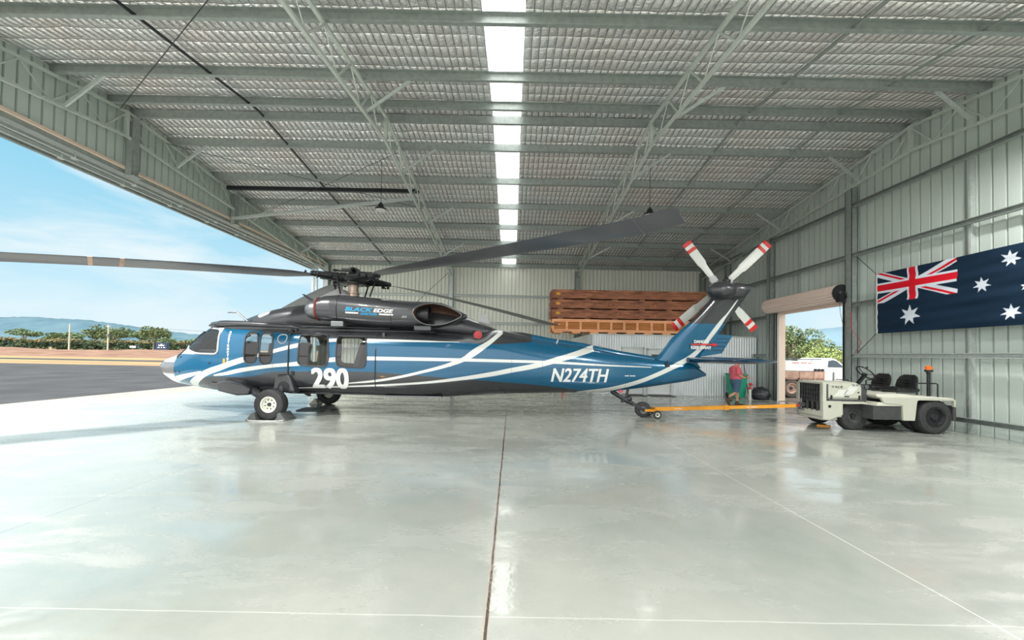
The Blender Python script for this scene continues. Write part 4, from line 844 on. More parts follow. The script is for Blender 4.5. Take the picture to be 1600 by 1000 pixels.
def np_mesh(name, V, F, m, parent, smooth=True):
    rl = np.array(root_loc(parent)); used = np.unique(F); mp = np.full(len(V), -1); mp[used] = np.arange(len(used))
    me = bpy.data.meshes.new(name); me.from_pydata((V[used]-rl).tolist(), [], mp[F].tolist()); me.materials.append(MATS[m])
    if smooth: me.polygons.foreach_set('use_smooth', [True]*len(me.polygons))
    o = bpy.data.objects.new(name, me); COL.objects.link(o); o.parent = parent; return o
def loft_np(xs, ztop, zbot, wid, ex, y0, nv):
    """superellipse sections with arc-length spacing; outward facing quads"""
    V = []; th = np.linspace(0, 2*np.pi, 1441)
    for x in xs:
        a, b, w, n = ztop(x), zbot(x), wid(x), ex(x); c, s_ = np.cos(th), np.sin(th)
        y = w*np.sign(c)*np.abs(c)**(2/n); z = (a+b)/2+(a-b)/2*np.sign(s_)*np.abs(s_)**(2/n)
        L_ = np.concatenate([[0], np.cumsum(np.hypot(np.diff(y), np.diff(z)))]); t = np.linspace(0, L_[-1], nv+1)[:-1]
        V.append(np.stack([np.full(nv, x), y0+np.interp(t, L_, y), np.interp(t, L_, z)], -1))
    V = np.concatenate(V); n = len(xs); i = (np.arange(n-1)[:, None]*nv+np.arange(nv)[None, :]).reshape(-1); j = (np.arange(n-1)[:, None]*nv+(np.arange(nv)[None, :]+1) % nv).reshape(-1)
    return V, np.stack([i, j, j+nv, i+nv], -1)
xs = np.concatenate([np.linspace(-9.14, -8.9, 14)[:-1], np.linspace(-8.9, -8.1, 36)[:-1], np.arange(-8.1, -3.2, 0.022), np.arange(-3.2, 5.06, 0.05), [5.06]])
V, F = loft_np(xs, fT, fB, fW, fE, Y0, 300)
cen = V[F].mean(1); cx, cy, cz = cen[:, 0], cen[:, 1]-Y0, cen[:, 2]
glass = np.zeros(len(F), int)
for k, nm in enumerate(('side', 'fd', 'rd', 'c', 'd')):
    for s_ in (-1, 1): glass[(cy*s_ > 0.3*tb(WID, cx)) & inpoly(WIN[nm], cx, cz)] = (k+1)*10+(s_+1)//2+1
tz = tb(TOP, cx); ww = tb(WID, cx)
ws = (cx > -8.08) & (cx < -7.48) & (cz > (tz+tb(BOT, cx))/2+0.34*(tz-tb(BOT, cx))) & (np.abs(cy) < 0.80*ww) & (np.abs(cy) > 0.05) & (glass == 0)
glass[ws & (cy < 0)] = 91; glass[ws & (cy > 0)] = 92
np_mesh('fuselage', V, F[glass == 0], 'heli_paint', HELI)
# closing caps at nose and tail
mb = MB(); mb.add([tuple(v) for v in V[:300]], [tuple(range(299, -1, -1))]); mb.build('nose_tip', 'heli_grey', HELI)
mb = MB(); mb.add([tuple(v) for v in V[-300:]], [tuple(range(300))]); mb.build('tail_edge', 'heli_paint', HELI, fix=False)
for g_ in sorted(set(glass)-{0}):
    o = np_mesh('window_pane' if g_ < 90 else 'windshield_pane', V, F[glass == g_], 'glass_clear' if g_ < 40 or g_ > 90 else 'glass_tint', HELI)
def smooth_poly(P, n=6):
    out = []
    for i in range(len(P)):
        a, b = Vector(P[i]), Vector(P[(i+1) % len(P)])
        out += [a.lerp(b, k/n) for k in range(n)]
    for _ in range(3): out = [(out[i-1]+out[i]*2+out[(i+1) % len(out)])/4 for i in range(len(out))]
    return out
for nm, P in WIN.items():
    for s_ in (-1, 1):
        pts = [(p[0], Y0+s_*(Y0-side_y(p[0], p[1]))+s_*0.004, p[1]) for p in smooth_poly(P)]
        MB().tube(pts, 0.017 if nm != 'side' else 0.022, 6, closed=True).build('window_frame', 'heli_grey' if nm == 'side' else 'charcoal', HELI, smooth=True)
# centre post and roof edge of the windshield
mb = MB(); mb.tube([(x, Y0, tb(TOP, x)+0.005) for x in (-8.12, -7.9, -7.7, -7.5, -7.35)], 0.04, 8); mb.build('windshield_post', 'heli_grey', HELI, smooth=True)
for s_ in (-1, 1):
    pts = []
    for x in np.linspace(-8.25, -7.4, 8):
        w, n = tb(WID, x), tb(EXP, x); a, b = tb(TOP, x), tb(BOT, x); y = 0.84*w; z = (a+b)/2+(a-b)/2*(1-(0.84)**n)**(1/n); pts.append((x, Y0+s_*y, z+0.004))
    MB().tube(pts, 0.022, 6).build('windshield_post', 'black_steel', HELI, smooth=True)
# door edges, rails and hinges on both sides
for s_ in (-1, 1):
    sy = lambda x, z, o=0.01: Y0+s_*(Y0-side_y(x, z)+o)
    MB().tube([(-5.19+0.0*z, sy(-5.19, z), z) for z in (0.64, 0.8, 1.0, 1.3, 1.6, 1.9, 2.0, 2.06)], 0.016, 6).build('door_edge', 'dark_metal', HELI)
    MB().tube([(-3.17, sy(-3.17, z, 0.004), z) for z in (0.66, 0.8, 1.0, 1.3, 1.6, 1.9, 2.02)], 0.011, 6).build('door_edge', 'black_steel', HELI)
    mb = MB(); mb.tube([(x, sy(x, 2.08, 0.03), 2.075) for x in (-7.25, -6.5, -5.3, -4.2, -3.0, -1.9)], 0.035, 6); mb.build('gutter_rail', 'charcoal', HELI, smooth=True)
    mb = MB(); mb.tube([(x, sy(x, 2.1, -0.05), 2.15) for x in (-5.9, -5.0, -4.0, -3.0, -2.2)], 0.022, 6); mb.build('sliding_door_track', 'grey_metal', HELI, smooth=True)
    mb = MB(); mb.box(-5.3, -2.9, min(sy(-4, .56, 0.0), sy(-4, .56, -.12)), max(sy(-4, .56, 0.0), sy(-4, .56, -.12)), 0.53, 0.57); mb.build('lower_door_track', 'dark_metal', HELI)
    mb = MB(); mb.box(-3.0, -1.65, min(sy(-2, .56, 0.02), sy(-2, .56, -.12)), max(sy(-2, .56, 0.02), sy(-2, .56, -.12)), 0.5, 0.535); mb.build('step', 'grey_metal', HELI)
    mb = MB(); mb.box(-5.11, -5.05, min(sy(-5.08, 1.0, 0), sy(-5.08, 1.0, .02)), max(sy(-5.08, 1.0, 0), sy(-5.08, 1.0, .02)), 0.98, 1.08); mb.build('door_handle', 'black_steel', HELI)
    mb = MB()
    for (x, z) in ((-5.25, 2.02), (-5.18, 1.99), (-5.12, 2.04), (-5.2, 1.95)): mb.sphere((x, sy(x, z, 0.02), z), 0.035, nu=8, nv=6)
    mb.build('door_hinge', 'dark_metal', HELI)
    mb = MB(); mb.lathe([(0, 0.10), (s_*0.012, 0.10), (s_*0.014, 0.06), (s_*0.03, 0.055), (s_*0.032, 0.012)], (-0.83, Y0+s_*0.80, 2.02), 'y', 28); mb.build('red_beacon', mat('beacon_red', (168, 44, 48), 0.35) if 'beacon_red' not in MATS else 'beacon_red', HELI, smooth=True)
    # nose vents
    mb = MB()
    for x, z in ((-8.17, 1.33), (-8.0, 1.35), (-8.17, 1.0), (-8.02, 1.0), (-7.1, 1.23)): mb.sphere((x, sy(x, z, 0.0), z), 0.028, 0.012, 0.028, 8, 6)
    mb.build('nose_fastener', 'black_steel', HELI)
# raised bubble panel behind the cockpit windows
for s_ in (-1, 1):
    P = [(-5.43, 1.93), (-5.28, 1.93), (-5.25, 1.86), (-5.27, 1.75), (-5.36, 1.71), (-5.45, 1.76), (-5.47, 1.86)]
    MB().tube([(p[0], Y0+s_*(Y0-side_y(p[0], p[1])+0.004), p[1]) for p in smooth_poly(P, 4)], 0.012, 6, closed=True).build('panel_rim', 'heli_grey', HELI, smooth=True)
# markings ---------------------------------------------------------------
def onside(o=0.004): return lambda u, v: (u, side_y(u, v)-o, v)
mk = mat('marking_white', (222, 225, 222), 0.4); mat('marking_blue', (20, 150, 200), 0.4)
fit_text('290', -4.63, -3.80, 0.70, 1.155, onside(0.006), bold=0.022).build('number', 'marking_white', HELI, fix=False)
fit_text('N274TH', 0.98, 2.43, 0.915, 1.245, onside(0.006), shear=0.22, bold=0.010).build('registration', 'marking_white', HELI, fix=False)
for i, ch_ in enumerate('RESTRICTED'):
    z = 1.96-i*0.078; fit_text(ch_, -6.645, -6.60, z-0.027, z+0.027, onside(0.004), bold=0.004).build('door_lettering', 'marking_white', HELI, fix=False)
mb = MB(); mb.add([(-6.745, side_y(-6.75, 1.27)-.004, 1.23), (-6.69, side_y(-6.7, 1.27)-.004, 1.23), (-6.69, side_y(-6.7, 1.34)-.004, 1.34), (-6.745, side_y(-6.75, 1.34)-.004, 1.34)], [(0, 1, 2, 3)]); mb.build('warning_sticker', 'towbar_yellow', HELI)
fit_text('<+ STEP', -1.35, -1.02, 0.945, 0.985, onside(0.004)).build('small_marking', 'marking_white', HELI, fix=False)
fit_text('~o~', -3.07, -2.92, 0.98, 1.01, onside(0.004)).build('small_marking', 'towbar_yellow', HELI, fix=False)
fit_text('---- -----', 2.86, 3.13, 1.07, 1.095, onside(0.004)).build('small_marking', 'marking_white', HELI, fix=False)
fit_text('- -', -1.55, -1.42, 1.255, 1.275, onside(0.004)).build('small_marking', 'marking_white', HELI, fix=False)
# engine deck and pylon fairing ---------------------------------------------
def small_loft(name, T, B, W, n, y0, m, nv=64, nx=80, parent=HELI, cut=None):
    x0, x1 = T[0][0], T[-1][0]; g = np.linspace(x0, x1, nx)
    V_, F_ = loft_np(g, lambda x: float(tb(T, x)), lambda x: float(tb(B, x)), lambda x: float(tb(W, x)), lambda x: n, y0, nv)
    keep = np.ones(len(F_), bool)
    if cut is not None:
        c_ = V_[F_].mean(1); keep = ~cut(c_)
    V2 = np.concatenate([V_, V_[:nv].mean(0)[None], V_[-nv:].mean(0)[None]]); k0 = len(V_)
    j = np.arange(nv); caps = np.concatenate([np.stack([j, (j+1) % nv, np.full(nv, k0), np.full(nv, k0)], -1)[:, [0, 1, 2]], np.stack([(j+1) % nv+(nx-1)*nv, j+(nx-1)*nv, np.full(nv, k0+1)], -1)])
    o = np_mesh(name, V_, F_[keep], m, parent)
    mb = MB(); mb.add([tuple(v) for v in V_[:nv]], [tuple(range(nv))]); mb.add([tuple(v) for v in V_[-nv:]], [tuple(range(nv-1, -1, -1))]); c2 = mb.build(name+'_end', m, o, fix=False)
    return o, V_
small_loft('engine_deck', [(-7.3, 2.2), (-7.0, 2.30), (-6.73, 2.40), (-6.29, 2.56), (-5.7, 2.70), (-5.1, 2.80), (-4.2, 2.85), (-3.3, 2.83), (-2.2, 2.72), (-1.23, 2.54), (-1.0, 2.44), (-0.67, 2.32), (-0.27, 2.15), (0.05, 2.02)], [(-7.3, 1.98), (0.05, 1.9)],
           [(-7.3, 0.12), (-6.7, 0.42), (-6.0, 0.6), (-5, 0.64), (-2.2, 0.66), (-1.2, 0.72), (-0.6, 0.55), (0.05, 0.2)], 2.6, Y0, 'charcoal', nx=120)
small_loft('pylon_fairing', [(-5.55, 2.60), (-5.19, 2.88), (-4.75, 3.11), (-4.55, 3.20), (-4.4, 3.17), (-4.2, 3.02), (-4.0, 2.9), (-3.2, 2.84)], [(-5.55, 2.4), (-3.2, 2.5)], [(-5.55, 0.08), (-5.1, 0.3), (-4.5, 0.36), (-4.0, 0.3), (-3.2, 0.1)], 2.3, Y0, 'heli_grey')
small_loft('roof_fairing', [(-7.42, 2.17), (-7.3, 2.235), (-6.9, 2.27), (-6.2, 2.26), (-5.3, 2.22), (-5.0, 2.12)], [(-7.42, 2.1), (-5.0, 2.05)], [(-7.42, 0.7), (-7.0, 0.95), (-5.3, 0.95), (-5.0, 0.9)], 5.0, Y0, 'charcoal')
small_loft('forward_cowl', [(-6.75, 2.30), (-6.45, 2.47), (-6.1, 2.6), (-5.95, 2.55), (-5.9, 2.45)], [(-6.75, 2.25), (-5.9, 2.25)], [(-6.75, 0.2), (-6.3, 0.52), (-5.9, 0.56)], 2.6, Y0, 'heli_grey')
HOLE = [(-2.33, 2.50), (-2.27, 2.62), (-2.1, 2.705), (-1.9, 2.735), (-1.7, 2.715), (-1.45, 2.64), (-1.16, 2.47), (-1.4, 2.325), (-1.62, 2.25), (-1.85, 2.215), (-2.08, 2.235), (-2.25, 2.34)]
for s_ in (-1, 1):
    ye = Y0+s_*0.82
    NT = [(-4.62, 2.84), (-4.5, 2.885), (-4.15, 2.915), (-3.6, 2.88), (-3.13, 2.845), (-2.8, 2.815), (-2.4, 2.79), (-2.0, 2.79), (-1.7, 2.765), (-1.4, 2.66), (-1.1, 2.50)]
    NB = [(-4.62, 2.315), (-4.5, 2.29), (-4.15, 2.255), (-3.74, 2.215), (-3.2, 2.18), (-2.84, 2.165), (-2.26, 2.16), (-1.8, 2.17), (-1.4, 2.27), (-1.1, 2.42)]
    nac, _ = small_loft('engine_nacelle', NT, NB, [(-4.62, 0.27), (-4.3, 0.32), (-3.2, 0.33), (-2.4, 0.36), (-1.8, 0.36), (-1.4, 0.28), (-1.1, 0.1)], 2.5, ye, 'charcoal', nv=90, nx=150, cut=lambda c_: inpoly(HOLE, c_[:, 0], c_[:, 2]) & ((c_[:, 1]-ye)*s_ > 0))
    def ny(x, z):
        a, b = tb(NT, x), tb(NB, x); w = float(tb([(-4.62, 0.27), (-4.3, 0.32), (-3.2, 0.33), (-2.4, 0.36), (-1.8, 0.36), (-1.4, 0.28), (-1.1, 0.1)], x)); t = min(abs((z-(a+b)/2)/((a-b)/2)), 1); return ye+s_*w*(1-t**2.5)**0.4
    pts = [(p[0], ny(p[0], p[1]), p[1]) for p in smooth_poly(HOLE, 5)]
    MB().tube(pts, 0.012, 6, closed=True).build('exhaust_rim', 'grey_metal', nac, smooth=True)
    mb = MB(); ctr = Vector((-1.75, ye-s_*0.02, 2.48)); rings_ = []
    for t in np.linspace(0, 1, 9):      # bowl pushed inward from the rim
        f = math.cos(t*math.pi/2*0.97)**0.6; dpt = math.sin(t*math.pi/2)
        rings_.append([tuple(Vector((ctr.x+(p[0]-ctr.x)*f, p[1]*(1-dpt)+(ye-s_*0.30)*dpt, ctr.z+(p[2]-ctr.z)*f))) for p in pts])
    mb.rings(rings_, caps=False); mb.build('exhaust_duct', 'burnt_metal', nac, smooth=True)
    MB().lathe([(-0.03, 0.262), (0, 0.285), (0.03, 0.262)], (-4.66, ye, 2.575), 'x', 36).build('intake_ring', mat('intake_red', (120, 52, 48), 0.4) if 'intake_red' not in MATS else 'intake_red', nac, smooth=True)
    mb = MB(); mb.lathe([(-0.28, 0.03), (-0.26, 0.12), (-0.2, 0.2), (-0.08, 0.235), (0, 0.24)], (-4.70, ye, 2.555), 'x', 24); mb.build('intake_screen', 'grey_metal', nac, smooth=True)
    mb = MB(); mb.lathe([(0, 0.20), (0.28, 0.22), (0.28, 0.19), (0.02, 0.17)], (-2.28, ye-s_*0.0, 2.47), 'x', 32, True); mb.build('exhaust_shade_ring', 'black_steel', nac, smooth=True)  # dark ring added to put shade into the duct's front end
    mb = MB()
    for k in range(8):
        a = math.pi*k/4; mb.bar((-4.97, ye, 2.555), (-4.72, ye+0.235*math.cos(a), 2.555+0.235*math.sin(a)), 0.02, 0.03)
    mb.build('intake_vane', 'dark_metal', nac)
    MB().tube([(-4.12, ny(-4.12, z)+s_*0.003, z) for z in np.linspace(2.28, 2.89, 9)], 0.011, 6).build('cowl_seam', 'black_steel', nac)
    MB().tube([(-2.84, ny(-2.84, z)+s_*0.002, z) for z in np.linspace(2.19, 2.79, 9)], 0.007, 6).build('cowl_seam', 'black_steel', nac)
    mb = MB(); mb.box(-4.25, -3.95, min(ye+s_*0.1, ye+s_*0.3), max(ye+s_*0.1, ye+s_*0.3), 2.14, 2.27); mb.build('engine_mount', 'grey_metal', nac, bevel=0.02)
    mb = MB(); mb.box(-2.3, -1.9, min(ye, ye+s_*0.3), max(ye, ye+s_*0.3), 2.08, 2.2); mb.build('engine_mount', 'charcoal', nac, bevel=0.02)
    if s_ < 0:
        on = lambda u, v: (u, ny(u, v)-0.005, v)
        def slope_map(u, v): return on(u, v-0.035*(u+3.9))
        fit_text('BLACK', -3.90, -3.28, 2.515, 2.60, slope_map, shear=0.25, bold=0.006).build('company_lettering', 'marking_blue', nac, fix=False)
        fit_text('EDGE', -3.24, -2.78, 2.515, 2.595, slope_map, shear=0.25, bold=0.006).build('company_lettering', 'marking_white', nac, fix=False)
        fit_text('AVIATION', -3.55, -3.16, 2.435, 2.49, slope_map, shear=0.25, bold=0.003).build('company_lettering', 'marking_blue', nac, fix=False)
        for a, b in ((-3.90, -3.60), (-3.11, -2.78)):
            mb = MB(); mb.add([slope_map(a, 2.455), slope_map(b, 2.455), slope_map(b, 2.488), slope_map(a, 2.488)], [(0, 1, 2, 3)]); mb.build('lettering_bar', 'marking_white', nac, fix=False)
        fit_text('ZO', -2.58, -2.46, 2.375, 2.41, on, shear=0.3).build('small_marking', 'marking_white', nac, fix=False)
# rotor mast, swashplate and head ------------------------------------------------
hub = Vector((-4.20, Y0, 3.46))
MB().lathe([(2.86, 0.15), (3.06, 0.145), (3.07, 0.16), (3.10, 0.16), (3.11, 0.13), (3.32, 0.13)], (-4.19, Y0, 0), 'z', 28).build('rotor_mast', 'mast_metal', HELI, smooth=True)
mb = MB(); mb.lathe([(3.30, 0.16), (3.31, 0.32), (3.36, 0.33), (3.37, 0.22), (3.42, 0.2)], (hub.x, Y0, 0), 'z', 28); mb.build('swashplate', 'black_steel', HELI, smooth=True)
mb = MB(); mb.lathe([(3.38, 0.2), (3.39, 0.3), (3.44, 0.32), (3.54, 0.28), (3.58, 0.16), (3.62, 0.12), (3.68, 0.1)], (hub.x, Y0, 0), 'z', 28); hb = mb.build('rotor_hub', 'black_steel', HELI, smooth=True)
mb = MB()
for k in range(4):
    a = rad(20+90*k); d = Vector((math.cos(a), math.sin(a), 0)); mb.bar(hub+Vector((0, 0, 0.2)), hub+d*0.42+Vector((0, 0, 0.2)), 0.1, 0.035); mb.sphere(tuple(hub+d*0.44+Vector((0, 0, 0.2))), 0.07, 0.07, 0.035, 10, 6)
mb.box(hub.x-0.28, hub.x+0.12, Y0-0.12, Y0+0.12, hub.z+0.24, hub.z+0.275); mb.build('vibration_absorber', 'black_steel', hb)
mb = MB()
for k in range(60):
    a = rnd.uniform(0, 6.28); q = rnd.uniform(0.12, 0.45); mb.sphere((hub.x+q*math.cos(a), hub.y+q*math.sin(a), hub.z+rnd.uniform(-0.14, 0.14)), rnd.uniform(0.015, 0.04), nu=6, nv=5)
mb.build('bolts', 'dark_metal', hb)
BL = [(-37.0, 3.41, 4.0, 14.0), (45.0, 2.80, 9.0, 10.0), (136.0, 2.75, 9.0, 10.0), (226.0, 2.66, 11.0, 4.0)]
def blade(ang, ztip, p0, p1):
    a = rad(ang); d = Vector((math.cos(a), math.sin(a), 0)); t = Vector((-math.sin(a), math.cos(a), 0)); R = 8.2
    def cz(r): return hub.z+(ztip-hub.z)*(((r-0.4)/(R-0.4))**1.35 if r > 0.4 else 0)
    cuff = MB(); P = [hub+d*r+Vector((0, 0, 0)) for r in (0.2, 0.45, 0.8, 1.05)]
    cuff.tube(P, [0.14, 0.12, 0.085, 0.06], 10); cuff.bar(hub+d*0.3-t*0.02, hub+d*0.75-t*0.02, 0.26, 0.10); cuff.bar(hub+d*0.62+t*0.1, hub+d*0.98+t*0.1, 0.1, 0.08)
    cuff.tube([hub+d*0.72-t*0.28+Vector((0, 0, -0.02)), hub+d*0.3-t*0.34], 0.045, 8)      # damper
    cuff.tube([hub+d*0.55+t*0.30+Vector((0, 0, -0.05)), hub+d*0.55+t*0.05], 0.05, 8)      # pitch horn
    for k in range(16): cuff.sphere(tuple(hub+d*rnd.uniform(0.35, 1.15)+t*rnd.uniform(-0.16, 0.16)+Vector((0, 0, rnd.uniform(-0.12, 0.1)))), rnd.uniform(0.018, 0.042), nu=6, nv=5)
    b_ = cuff.build('blade_root', 'black_steel', HELI, smooth=True)
    q = hub+d*0.55+t*0.30; MB().tube([(q.x, q.y, q.z-0.05), (hub.x+(q.x-hub.x)*0.75, hub.y+(q.y-hub.y)*0.75, 3.0 if abs(q.y-Y0) < 2 else 3.3)], 0.022, 8).build('pitch_link', 'black_steel', HELI)
    rs = []; prof = []
    for k in range(24):                       # airfoil outline, chord from -0.3 (leading) to 0.7
        u = 2*math.pi*k/24; x = 0.5*(1-math.cos(u)); th = 0.6*(0.2969*math.sqrt(x)-0.126*x-0.3516*x*x+0.2843*x**3-0.1036*x**4)
        prof.append((x-0.28, th if u < math.pi else -th))
    stations = [0.95, 1.1, 1.5, 2.0]+[2.0+i*0.4 for i in range(1, 15)]+[7.62, 7.7, 7.85, 8.0, 8.12, 8.2]
    for r in stations:
        ch = 0.53 if r > 1.6 else 0.2+0.33*max(0, (r-0.95)/0.65); sweep = 0 if r < 7.62 else -(r-7.62)*0.2; ch *= 1 if r < 8.05 else (1-(r-8.05)*1.4); pit = rad(p0-p1*r/R)
        c0 = hub+d*r; c0.z = cz(r); ring = []
        for x, z in prof:
            u = -(x)*ch+sweep; ring.append(tuple(c0+t*(u*math.cos(pit))+Vector((0, 0, u*math.sin(pit)+z*ch*0.42))))
        rs.append(ring)
    bl = MB().rings(rs).build('rotor_blade', 'blade_grey', HELI, smooth=True)
    def band(r0, r1, m, nm):
        rr_ = []
        for r in (r0, r1):
            sweep = 0 if r < 7.62 else -(r-7.62)*0.2; pit = rad(p0-p1*r/R); c0 = hub+d*r; c0.z = cz(r)
            rr_.append([tuple(c0+t*((-(x)*0.535+sweep)*math.cos(pit))+Vector((0, 0, (-(x)*0.535)*math.sin(pit)+z*0.245))) for x, z in prof])
        MB().rings(rr_, caps=False).build(nm, m, bl, fix=False)
    band(7.58, 7.62, 'grey_metal', 'tip_joint')
    if ang == 226.0: band(4.28, 4.34, 'rust_tan', 'blade_mark'); band(4.68, 4.74, 'rust_tan', 'blade_mark')
    if ang == 226.0: MB().box(-0.01, 0.01, -0.01, 0.01, -0.01, 0.01)
for b_ in BL: blade(*b_)
# tail fin ----------------------------------------------------------------------
def fin():
    rs = []; n = 40
    LE = [(1.35, 3.45), (1.53, 3.76), (2.16, 4.24), (2.50, 4.66), (2.72, 4.85), (3.11, 5.20), (3.35, 5.33), (3.55, 5.45)]; TE = [(1.35, 4.95), (1.46, 4.83), (2.08, 5.31), (3.48, 6.31), (3.52, 6.2), (3.55, 5.95)]
    for z in (1.30, 1.45, 1.55, 1.8, 2.08, 2.4, 2.7, 3.0, 3.3, 3.45, 3.52, 3.55):
        le = float(np.interp(z, [a for a, b in LE], [b for a, b in LE])); te = float(np.interp(z, [a for a, b in TE], [b for a, b in TE])); ch = te-le; th = 0.17
        ring = []
        for k in range(n):
            u = 2*math.pi*k/n; x = 0.5*(1-math.cos(u)); y = 5*th*(0.2969*math.sqrt(x)-0.126*x-0.3516*x*x+0.2843*x**3-0.1036*x**4)*1.0
            ring.append((le+x*ch, Y0+(-y if u < math.pi else y)*min(1.0, 0.85+0*z), z))
        rs.append(ring)
    f = MB().rings(rs).build('tail_fin', 'heli_paint', HELI, smooth='all')
    P = [(5.30, 2.20), (5.75, 2.17), (5.47, 1.70), (4.9, 1.60), (4.93, 1.66)]
    p = MB().prism(P, Y0-0.05, Y0+0.05).build('trim_panel', 'heli_paint', HELI)
    for i in range(4):
        z = 1.78+i*0.1; MB().bar((5.2+i*0.04, Y0-0.055, z), (5.52+i*0.05, Y0-0.055, z), 0.006, 0.02).build('rib', mat('navy_rib', (18, 52, 78), 0.4) if 'navy_rib' not in MATS else 'navy_rib', p)
    mp = lambda u, v: (u, Y0-0.10 if u < 5.35 else Y0-0.075, v)
    fit_text('DANGER', 4.72, 5.10, 1.955, 2.03, lambda u, v: (u, Y0-0.105, v), bold=0.004).build('warning_lettering', 'marking_white', f, fix=False)
    fit_text('KEEP AWAY', 4.64, 5.16, 1.80, 1.875, lambda u, v: (u, Y0-0.105, v), bold=0.004).build('warning_lettering', 'marking_white', f, fix=False)
    MB().prism([(4.64, 1.90), (5.20, 1.90), (5.20, 1.865), (5.34, 1.915), (5.20, 1.965), (5.20, 1.935), (4.64, 1.935)], Y0-0.11, Y0-0.105).build('warning_arrow', 'red_paint', f)
    mb = MB(); mb.prism([(3.93, 1.33), (4.07, 1.33), (4.0, 1.5)], Y0-0.2, Y0-0.17); mb.build('vent', 'black_steel', HELI)
fin()
# dorsal driveshaft cover with ribs
mb = MB(); pts = [(x, Y0, tb(TOP, x)-0.02+0.0*x) for x in np.linspace(-0.3, 3.7, 14)]; mb.tube(pts, [0.02, 0.07, 0.12]+[0.125-0.003*i for i in range(11)], 12); mb.build('driveshaft_cover', 'heli_paint', HELI, smooth=True)
for x in (1.15, 2.05): MB().prism([(x-0.1, tb(TOP, x)-0.16), (x+0.02, tb(TOP, x)+0.08), (x+0.05, tb(TOP, x)+0.08), (x-0.04, tb(TOP, x)-0.16)], Y0-0.2, Y0-0.185).build('antenna', 'heli_grey', HELI)
# tail gearbox, tail rotor ---------------------------------------------------------
mb = MB(); mb.sphere((5.42, Y0-0.1, 3.33), 0.40, 0.30, 0.24, 28, 18); mb.build('gearbox_fairing', 'charcoal', HELI, smooth=True)
mb = MB(); mb.lathe([(0, 0.2), (0.16, 0.235), (0.3, 0.22), (0.3, 0.17), (0.1, 0.15)], (5.62, Y0-0.1, 3.33), 'x', 28); mb.build('gearbox_outlet', 'charcoal', HELI, smooth=True)
mb = MB(); mb.lathe([(0, 0.1), (0.08, 0.1), (0.1, 0.06), (0.16, 0.04)], (5.6, Y0, 3.55), 'z', 18); mb.build('tail_light', 'black_steel', HELI, smooth=True)
TC = Vector((5.72, Y0+0.55, 3.50)); mb = MB(); mb.lathe([(-0.5, 0.12), (-0.1, 0.13), (0.02, 0.16), (0.1, 0.12)], tuple(TC), 'y', 20)
tr = mb.build('tail_rotor_hub', 'heli_grey', HELI, smooth=True)
mat('tail_blade', (206, 209, 204), 0.35, noise=(3, 0.3, (190, 193, 188)))
for tip in ((4.76, 4.74), (7.03, 4.80), (4.46, 2.37), (6.70, 2.40)):
    d = Vector((tip[0]-TC.x, 0, tip[1]-TC.z)); R = d.length; d.normalize(); t = Vector((-d.z, 0, d.x)); n_ = Vector((0, 1, 0)); tw = 0.35 if tip[0] < 5.7 else -0.35
    if tip[1] < 3: tw = -tw
    def sec(r, ch, th, pit):
        u = (t*math.cos(pit)+n_*math.sin(pit)); v = (n_*math.cos(pit)-t*math.sin(pit)); c = TC+d*r
        return [tuple(c+u*(ch*(math.cos(2*math.pi*k/20)*0.5-0.08))+v*(th*math.sin(2*math.pi*k/20)*(0.6+0.4*math.cos(2*math.pi*k/20)))) for k in range(20)]
    st = [(0.25, 0.13, 0.035, 0.1), (0.5, 0.17, 0.025, 0.1), (0.75, 0.18, 0.022, 0.12), (0.86, 0.24, 0.02, 0.12), (1.1, 0.245, 0.02, 0.15), (R-0.32, 0.25, 0.018, 0.15), (R-0.03, 0.25, 0.014, 0.12), (R, 0.22, 0.008, 0.12)]
    b_ = MB().rings([sec(*s_) for s_ in st]).build('tail_rotor_blade', 'tail_blade', HELI, smooth=True)
    for r0, r1 in ((R-0.30, R-0.20), (R-0.10, R+0.004)): MB().rings([sec(r0, 0.256, 0.021, 0.15), sec(r1, 0.256, 0.02, 0.13)]).build('tip_band', 'red_paint', b_, smooth=True)
    mb = MB(); c = TC+d*0.3; mb.bar(c-t*0.1, c+t*0.1, 0.16, 0.05, n_); mb.bar(TC+d*0.05, TC+d*0.42, 0.1, 0.06, n_); mb.build('blade_clamp', 'heli_grey', tr)
# stabilator ------------------------------------------------------------------------
for s_ in (-1, 1):
    rs = []
    for y, le, te, th in ((0.05, 4.56, 5.60, 0.14), (0.6, 4.62, 5.60, 0.135), (1.5, 4.74, 5.57, 0.115), (2.1, 4.82, 5.54, 0.09), (2.2, 4.95, 5.48, 0.02)):
        rs.append([(le+0.5*(1-math.cos(2*math.pi*k/24))*(te-le), Y0+s_*y, 1.515+0.5*th*math.sin(2*math.pi*k/24)*(1.25 if math.cos(2*math.pi*k/24) > 0 else 0.8)) for k in range(24)])
    MB().rings(rs).build('stabilator', 'heli_paint_plain' if 'heli_paint_plain' in MATS else mat('heli_paint_plain', (4, 56, 86), 0.25, 0.15, coat=0.5), HELI, smooth=True)
MB().box(4.55, 4.95, Y0-0.12, Y0+0.12, 1.46, 1.58).build('stabilator_hinge', 'heli_paint_plain', HELI, bevel=0.03)
